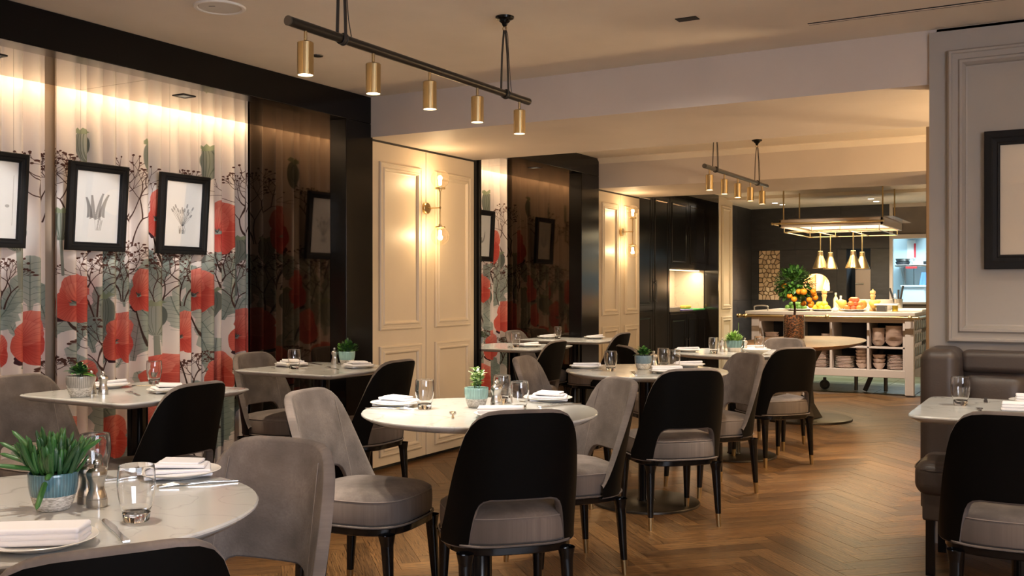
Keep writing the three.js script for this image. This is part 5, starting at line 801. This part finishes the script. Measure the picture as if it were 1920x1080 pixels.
  single('chopping_board', RB(0.32, 0.025, 0.55, 0.008).translate(0, 0.0125, 0), P({ color: C(0.85, 0.80, 0.70), roughness: 0.5 }), 'large white chopping board at the right end of the island', 'board', null, [-1.70, y, -12.50]);
  single('garlic_bulb', lathe([[0, 0], [0.03, 0.003], [0.042, 0.02], [0.03, 0.04], [0.010, 0.052], [0.006, 0.07], [0, 0.072]], 16), M.white, 'white garlic bulb at the front edge between two platters', 'garlic', null, [-2.41, y, -11.72]);
  const kp = thing('knife_pot', 'steel pot of black-handled tools beside the oil bottle', 'tool pot', [-1.86, y, -12.6]); mesh('pot', latheC([[0, 0], [0.05, 0], [0.055, 0.14], [0.052, 0.14], [0.047, 0.006], [0, 0.006]], 24), M.steel, kp); for (const [a, b, h] of [[0.02, 0.01, 0.30], [-0.03, 0.02, 0.27], [0.0, -0.02, 0.25]]) mesh('tool_handle', rod([a * 0.4, 0.02, b], [a * 3, h, b * 2], 0.012, 10), M.dark, kp);
  for (let i = 0; i < 5; i++) single('mushroom', lathe([[0, 0], [0.012, 0.002], [0.012, 0.02], [0.03, 0.022], [0.03, 0.032], [0.018, 0.046], [0, 0.05]], 14), M.white, 'pale mushroom in the small heap behind the lemons', 'mushroom', 'mushrooms behind the lemons', [-2.82 + i * 0.035, y, -12.12 + (i % 2) * 0.06]);
}
// ---------------------------------------------------------------- hanging pass with heat lamps
{
  const t = thing('hanging_pass', 'brass and pale wood shelf hung over the kitchen island with a glowing underside', 'shelf'), gm = P({ color: C(0.52, 0.38, 0.22), roughness: 0.35, metalness: 0.6 });
  const X0 = -3.03, X1 = -1.87, Z0 = -11.60, Z1 = -13.0, Y = 1.915;
  mesh('tray_frame', [RBx(X0, X1, Y, Y + 0.09, Z0 - 0.03, Z0, 0.004), RBx(X0, X1, Y, Y + 0.09, Z1, Z1 + 0.03, 0.004), RBx(X0, X0 + 0.03, Y, Y + 0.09, Z1, Z0, 0.004), RBx(X1 - 0.03, X1, Y, Y + 0.09, Z1, Z0, 0.004), RBx(X0 + 0.03, X1 - 0.03, Y + 0.05, Y + 0.06, Z1 + 0.03, Z0 - 0.03, 0.002)], P({ color: C(0.46, 0.36, 0.27), roughness: 0.45 }), t);
  mesh('glass_shelf', RBx(X0 + 0.1, X1 + 0.10, Y + 0.095, Y + 0.103, Z1 - 0.04, Z0 - 0.02, 0.002), M.glassWall, t);
  mesh('guard_rail', [rod([X0 - 0.07, Y + 0.045, Z0 + 0.03], [X1 + 0.02, Y + 0.045, Z0 + 0.03], 0.010), rod([X0 - 0.07, Y + 0.045, Z0 + 0.03], [X0 - 0.07, Y + 0.045, Z1], 0.010), mv(new THREE.SphereGeometry(0.016, 12, 8), X0 - 0.07, Y + 0.045, Z0 + 0.03)], M.brass, t);
  const k = 3, w = (X1 - X0 - 0.12) / k; for (let i = 0; i < k; i++) mesh('light_panel', RBx(X0 + 0.06 + i * w + 0.01, X0 + 0.06 + (i + 1) * w - 0.01, Y + 0.04, Y + 0.048, Z1 + 0.06, Z0 - 0.06, 0.002), glow(C(1, 0.82, 0.48), 1.6), t);
  area(C(1, 0.80, 0.48), LV.gantry, X1 - X0 - 0.14, Z0 - Z1 - 0.14, [(X0 + X1) / 2, Y + 0.036, (Z0 + Z1) / 2], [(X0 + X1) / 2, 0, (Z0 + Z1) / 2 - 0.001]);
  const yb = Y - 0.055, a = 0.05; mesh('lower_rail', [rod([X0 + a, yb, Z0 - a], [X1 - a, yb, Z0 - a], 0.006), rod([X0 + a, yb, Z1 + a], [X1 - a, yb, Z1 + a], 0.006), rod([X0 + a, yb, Z0 - a], [X0 + a, yb, Z1 + a], 0.006), rod([X1 - a, yb, Z0 - a], [X1 - a, yb, Z1 + a], 0.006), ...[-2.63, -2.255].map(x => rod([x, yb, Z0 - a], [x, yb, Z1 + a], 0.006)), ...[0, 0.3, 0.6, 1].flatMap(q => [[Z0 - a], [Z1 + a]].map(([z]) => rod([X0 + a + q * (X1 - X0 - 2 * a), yb, z], [X0 + a + q * (X1 - X0 - 2 * a), Y, z], 0.004)))], M.brass, t);
  for (const [x, z] of [[-3.0, -11.7], [-3.03, -12.6], [-1.89, -11.7], [-1.90, -12.6]]) mesh('hanger_rod', rod([x, Y + 0.09, z], [x, 2.45, z], 0.009), M.brass, t);
  for (const [x, z, l] of [[-2.63, -11.95, 'brass cone heat lamp, nearer of the left pair over the island'], [-2.63, -12.5, 'brass cone heat lamp, farther of the left pair over the island'], [-2.255, -11.95, 'brass cone heat lamp, nearer of the right pair over the island'], [-2.255, -12.5, 'brass cone heat lamp, farther of the right pair over the island']]) {
    const p = thing('heat_lamp', l, 'lamp', [x, 1.44, z]);
    mesh('shade', lathe([[0.034, 0.155], [0.036, 0.14], [0.086, 0.012], [0.088, 0], [0.085, 0], [0.083, 0.012], [0.033, 0.138], [0.030, 0.150]], 32), M.brass, p); mesh('neck', latheC([[0, 0.205], [0.026, 0.205], [0.030, 0.200], [0.033, 0.150], [0, 0.150]], 24), M.brassDark, p); mesh('stem', rod([0, 0.205, 0], [0, yb - 1.44, 0], 0.007), M.brass, p); mesh('bulb', mv(new THREE.SphereGeometry(0.032, 18, 12), 0, 0.055, 0), glow(C(1, 0.72, 0.38), 7), p);
    pointLight(AMBER, LV.heat, [x, 1.495, z], 1.5);
  }
}
// ---------------------------------------------------------------- oval table with the orange tree
{
  const t = thing('oval_table', 'long oval pale oak table on a black disc base before the kitchen island', 'table', [-2.18, 0, -9.27]);
  mesh('tabletop', loft(0.50, 1.05, 2.3, [[0.2, 0.685], [0.05, 0.685], [0.006, 0.712], [0, 0.716], [0.001, 0.719], [0.01, 0.72], [0.2, 0.72]], 90), M.oak, t);
  mesh('column', latheC([[0, 0.684], [0.20, 0.684], [0.17, 0.66], [0.085, 0.50], [0.07, 0.35], [0.085, 0.15], [0.16, 0.025], [0, 0.022]].reverse(), 8, 0.2), P({ color: C(0.06, 0.05, 0.04), roughness: 0.3, metalness: 0.5 }), t);
  mesh('base_plate', latheC([[0, 0.022], [0.40, 0.022], [0.418, 0.018], [0.42, 0.012], [0.42, 0.001], [0, 0.001]], 64), M.base, t);
  const v = thing('orange_tree', 'small orange tree with fruit growing from a round glass vase of bark', 'plant', [-2.285, 0.7203, -9.30]);
  mesh('vase', lathe([[0, 0.001], [0.088, 0.001], [0.096, 0.008], [0.098, 0.03], [0.099, 0.225], [0.097, 0.236], [0.095, 0.225], [0.094, 0.03], [0.09, 0.012], [0, 0.010]], 44), M.glassWall, v);
  mesh('bark_fill', toCreasedNormals(grid(60, 26, (u, q) => { const a = u * 6.2832, b = 0.004 * (hash(Math.floor(u * 60) % 60, Math.floor(q * 26), 3) - 0.5), r = q < 0.04 ? 0.086 * q / 0.04 : q > 0.92 ? 0.09 * (1 - q) / 0.08 + 0.0 : 0.090 + b; return [r * Math.cos(a), 0.011 + Math.min(q, 0.93) * 0.225 + (q > 0.92 ? 0.02 : 0), -r * Math.sin(a), u * 2, q]; }), 0.5), P({ color: C(0.9, 0.8, 0.7), roughness: 0.9, map: T.bark }), v);
  mesh('trunk', [tube([[0, 0.2, 0], [0.008, 0.30, 0.004], [-0.004, 0.38, 0], [0.004, 0.50, 0]], 0.011, 24, 8), tube([[0, 0.40, 0], [0.05, 0.48, 0.02], [0.09, 0.54, 0.03]], 0.006, 12, 6), tube([[0, 0.42, 0], [-0.05, 0.49, -0.02], [-0.1, 0.54, 0.0]], 0.006, 12, 6)], P({ color: C(0.16, 0.09, 0.05), roughness: 0.9, map: T.bark }), v);
  const G = thick(leafG(0.015, 0.062, 0.014)), by = [[], [], []], m = new THREE.Object3D();
  for (let i = 0; i < 900; i++) { const a = rnd() * 6.283, q = Math.cbrt(rnd()), b = Math.acos(rr(-0.8, 1)), x = Math.sin(b) * Math.cos(a) * q * 0.165, yy = 0.52 + Math.cos(b) * q * 0.155, z = Math.sin(b) * Math.sin(a) * q * 0.165; place(m, x, yy, z, -a + Math.PI / 2 + rr(-0.7, 0.7), b + rr(-0.5, 0.7), rr(0.6, 1.05)); m.updateMatrix(); by[i % 3].push(G.clone().applyMatrix4(m.matrix)); }
  by.forEach((l, i) => mesh('foliage', mergeGeometries(l), P({ color: [C(0.045, 0.13, 0.02), C(0.07, 0.19, 0.03), C(0.03, 0.09, 0.02)][i], roughness: 0.4 }), v).userData.kind = 'stuff');
  const om = P({ color: C(0.85, 0.32, 0.02), roughness: 0.4 }), og = grid(20, 14, (u, q) => { const a = u * 6.2832, b = (q - 0.5) * Math.PI; return [0.027 * Math.cos(a) * Math.cos(b), 0.0255 * Math.sin(b) - 0.002 * Math.exp(-Math.pow((q - 1) * 9, 2)), -0.027 * Math.sin(a) * Math.cos(b)]; });
  for (const [px, py, dz] of [[1467, 537, 0], [1473, 555, .06], [1478, 561, .1], [1484, 560, .03], [1485.5, 547, .12], [1492, 547, .15], [1511, 547, .13], [1518, 552, .05], [1517, 558, .1], [1503, 562, .14], [1511, 569, .08], [1501, 569, .02], [1507, 572, .12]]) { const sx = (px - 1487) / 199, s = mesh('orange', og, om, v); s.position.set(sx * 0.868 + (dz * 1.2 + 0.03) * 0.496, (638 - py) / 199 + 0.0, -sx * 0.496 + (dz * 1.2 + 0.03) * 0.868); s.scale.setScalar(px === 1492 ? 1.2 : 1); }
}
// ---------------------------------------------------------------- things in the dark tiled wall
{
  const X0 = -4.043, X1 = -3.735, Y0 = 1.0335, Y1 = 1.750, pts = [], nx = 5, ny = 11;
  for (let j = 0; j < ny; j++) for (let i = 0; i < nx; i++) pts.push([X0 + (i + 0.5 + (j % 2 ? 0.22 : -0.22) + rr(-0.3, 0.3)) * (X1 - X0) / nx, Y0 + (j + 0.5 + rr(-0.32, 0.32)) * (Y1 - Y0) / ny]);
  const lm = [C(1.0, 0.95, 0.88), C(0.92, 0.84, 0.76), C(0.70, 0.62, 0.55)].map(c => P({ color: c, roughness: 0.85, map: T.logEnd }));
  pts.forEach((c, n) => {
    let poly = [[X0, Y0], [X1, Y0], [X1, Y1], [X0, Y1]];
    pts.forEach((o, k) => { if (k === n) return; const mx = (c[0] + o[0]) / 2, my = (c[1] + o[1]) / 2, dx = o[0] - c[0], dy = o[1] - c[1], L = Math.hypot(dx, dy), f = p => ((p[0] - mx) * dx + (p[1] - my) * dy) / L + 0.0052, out = []; for (let i = 0; i < poly.length; i++) { const a = poly[i], b = poly[(i + 1) % poly.length], fa = f(a), fb = f(b); if (fa <= 0) out.push(a); if (fa * fb < 0) { const q = fa / (fa - fb); out.push([a[0] + (b[0] - a[0]) * q, a[1] + (b[1] - a[1]) * q]); } } poly = out; });
    if (poly.length < 3) return; const s = new THREE.Shape(poly.map(p => new THREE.Vector2(p[0] - c[0], p[1] - c[1])));
    const g = new THREE.ExtrudeGeometry(s, { depth: 0.25, bevelEnabled: true, bevelSize: 0.002, bevelThickness: 0.003, bevelOffset: -0.0022, bevelSegments: 1 }), uv = g.attributes.uv, p = g.attributes.position; for (let i = 0; i < uv.count; i++) uv.setXY(i, p.getX(i) / 0.16 + 0.5 + rnd() * 0, p.getY(i) / 0.16 + 0.5);
    single('firewood_log', g, lm[n % 3], 'split firewood log stacked in the tall niche of the dark kitchen wall', 'log', 'firewood logs in the wall niche', [c[0], c[1], -14.62 + rr(-0.012, 0.012)]);
  });
}
{
  const t = thing('pizza_oven', 'glowing arched oven mouth in the dark kitchen wall behind the orange tree', 'oven', [-3.22, 1.16, -14.40]);
  mesh('chamber', grid(28, 6, (u, v) => { const a = u * Math.PI, x = 0.21 * Math.cos(a), y = 0.26 * Math.pow(Math.sin(a), 0.8); return [x, y, -0.34 * v]; }), P({ color: C(0.70, 0.50, 0.34), roughness: 0.9, side: THREE.DoubleSide }), t);
  mesh('hearth', RBx(-0.24, 0.24, -0.03, 0.004, -0.36, 0.08, 0.004), M.hood, t); mesh('back', RBx(-0.24, 0.24, 0, 0.28, -0.36, -0.34), P({ color: C(0.70, 0.48, 0.32), roughness: 0.9 }), t);
  mesh('flame', [0, 1, 2].map(i => lathe([[0, 0], [0.028, 0.02], [0.03, 0.05], [0.016, 0.10], [0.004, 0.15], [0, 0.16]].map(p => [p[0] * (1 - i * 0.2), p[1] * (1 - i * 0.25)]), 14).translate(0.07 + i * 0.045, 0.005, -0.24 + (i % 2) * 0.04)), glow(C(1, 0.62, 0.22), 12), t);
  mesh('fire_glow_ball', mv(new THREE.SphereGeometry(0.03, 14, 10), 0.11, 0.07, -0.17), glow(C(1, 0.70, 0.34), 20), t);  // glowing ball added as the source of the firelight
  pointLight(C(1, 0.66, 0.34), LV.oven, [-3.11, 1.23, -14.57], 1.5);
  const f = thing('steel_fridge', 'steel fridge door in the black recess of the kitchen wall', 'fridge', [-2.61, 0, -14.62]);
  mesh('body', RBx(-0.125, 0.127, 0.02, 1.475, -0.30, 0, 0.004), M.dark, f); const d = mesh('door', RBx(-0.12, 0.125, 0.10, 1.47, 0.0, 0.03, 0.008), P({ color: C(0.42, 0.36, 0.34), roughness: 0.38, metalness: 0.8 }), f); mesh('handle', [rod([-0.11, 1.265, 0.065], [0.0, 1.265, 0.065], 0.009), rod([-0.10, 1.265, 0.03], [-0.10, 1.265, 0.065], 0.006), rod([-0.01, 1.265, 0.03], [-0.01, 1.265, 0.065], 0.006)], M.steel, d);
}
// serving hatch to the back kitchen
{
  const fr = structGroup('window_2'), wm = P({ color: C(0.58, 0.50, 0.44), roughness: 0.5 });
  mesh('window_frame', [RBx(-2.228, -2.185, 1.0, 2.36, -14.40, -14.33, 0.003), RBx(-2.185, -0.79, 2.31, 2.36, -14.40, -14.33, 0.003), RBx(-2.228, -0.79, 1.88, 1.937, -14.42, -14.31, 0.004)], wm, fr); mesh('hood_panel', RBx(-2.185, -0.79, 1.937, 2.31, -14.39, -14.355, 0.002), M.hood, fr);
  mesh('sill', RBx(-2.228, -0.79, 0.985, 1.016, -14.45, -14.28, 0.003), P({ color: C(0.36, 0.33, 0.30), roughness: 0.35, metalness: 0.4 }), fr); mesh('lower_wall', B(-2.228, -0.79, 0, 0.985, -14.40, -14.345), M.hood, fr);
  const sw = P({ color: C(0.50, 0.60, 0.64), roughness: 0.35, metalness: 0.25 });
  const bw = structGroup('wall_back_002'); for (let i = 0; i < 5; i++) mesh('steel_panel', RBx(-3.2 + i * 0.5, -2.706 + i * 0.5, 0, 2.45, -16.52, -16.5, 0.003), sw, bw); mesh('backing', B(-3.3, -0.6, 0, 2.6, -16.8, -16.53), sw, bw);
  struct('wall_left_104', B(-3.3, -3.2, 0, 2.45, -16.5, -14.72), sw); struct('floor_001', B(-3.3, -0.7, -0.1, 0, -16.6, -14.72), sw); struct('ceiling_001', B(-3.3, -0.7, 2.45, 2.6, -16.6, -14.70), M.white);
  const lp = thing('unseen_light_panel', 'unseen cool white light panel on the ceiling of the back kitchen', 'ceiling light', [-2.0, 2.42, -15.5]); mesh('housing', RBx(-0.65, 0.65, 0, 0.03, -0.16, 0.16), M.white, lp); mesh('diffuser', RBx(-0.62, 0.62, -0.006, 0, -0.13, 0.13), glow(C(0.70, 0.92, 1.0), 3), lp);
  area(C(0.66, 0.90, 1.0), LV.kitchen, 1.2, 0.26, [-2.0, 2.40, -15.5], [-2.0, 0, -15.501]);  // unseen panel, placed to light the back kitchen
  const sh2 = thing('wall_shelf', 'steel shelf on brackets on the bright wall of the back kitchen', 'shelf', [-2.1, 1.56, -16.28]); mesh('board', RBx(-0.32, 1.0, -0.03, 0, -0.20, 0.20), M.steel, sh2); for (const x of [-0.24, 0.3]) mesh('bracket', [rod([x, -0.03, 0.16], [x, -0.30, -0.20], 0.016), RBx(x - 0.02, x + 0.02, -0.6, -0.03, -0.215, -0.19)], M.steel, sh2);
  const pan = latheC([[0, 0], [0.09, 0], [0.11, 0.05], [0.105, 0.05], [0.086, 0.005], [0, 0.005]], 24);
  [[-2.33, 0, 'dark'], [-2.33, 0.045, 'upper'], [-2.10, 0, 'pale'], [-1.95, 0, 'right']].forEach(([x, dy, w], i) => single('frying_pan', pan, [M.dark, M.barSilver, M.white, M.dark][i], ['dark pan lowest in the pair at the left of the back kitchen shelf', 'grey pan on top of the pair at the left of the back kitchen shelf', 'white pan at the middle of the back kitchen shelf', 'dark pan at the right of the back kitchen shelf'][i], 'pan', null, [x, 1.5605 + dy, -16.25]));
  single('extract_duct', RBx(-2.34, -2.02, 2.02, 2.26, -16.49, -16.1, 0.01), P({ color: C(0.22, 0.27, 0.29), roughness: 0.4, metalness: 0.6 }), 'grey extract duct at the top of the back kitchen', 'duct');
  single('wall_poster', RBx(-2.30, -2.18, 1.66, 1.95, -16.499, -16.49, 0.002), M.white, 'white sheet fixed above the back kitchen shelf', 'sheet'); single('red_sheet', RBx(-2.20, -2.17, 1.68, 1.90, -16.489, -16.478, 0.002), P({ color: C(0.55, 0.03, 0.04), roughness: 0.5 }), 'narrow red strip beside the white sheet in the back kitchen', 'sheet');
  single('red_hook_rail', RBx(-2.26, -2.10, 1.50, 1.53, -16.07, -16.05, 0.003), P({ color: C(0.6, 0.03, 0.03), roughness: 0.4 }), 'small red rail under the back kitchen shelf', 'rail');
  single('plastic_tub', [boxUV(new RoundedBoxGeometry(0.34, 0.26, 0.3, 4, 0.04)).translate(0, 0.13, 0), RB(0.37, 0.03, 0.33, 0.01).translate(0, 0.27, 0)], P({ color: C(0.80, 0.86, 0.90), roughness: 0.4 }), 'white plastic tub on the counter of the back kitchen', 'tub', null, [-2.12, 0.96, -16.0]);
  single('steel_counter', [RBx(-2.7, -1.0, 0.92, 0.96, -16.45, -15.8, 0.005), RBx(-2.68, -1.02, 0.02, 0.92, -16.42, -15.85, 0.005)], M.steel, 'steel counter along the wall of the back kitchen', 'counter');
  single('blue_apron', grid(14, 14, (u, v) => [-1.98 + (u - 0.5) * (0.10 + 0.16 * v), 1.44 - 0.46 * v, -16.02 + 0.015 * Math.sin(u * 14) * v]), P({ color: C(0.10, 0.20, 0.55), roughness: 0.9, side: THREE.DoubleSide }), 'blue cloth hanging at the right of the back kitchen', 'cloth');
}
renderer.render(scene, camera);
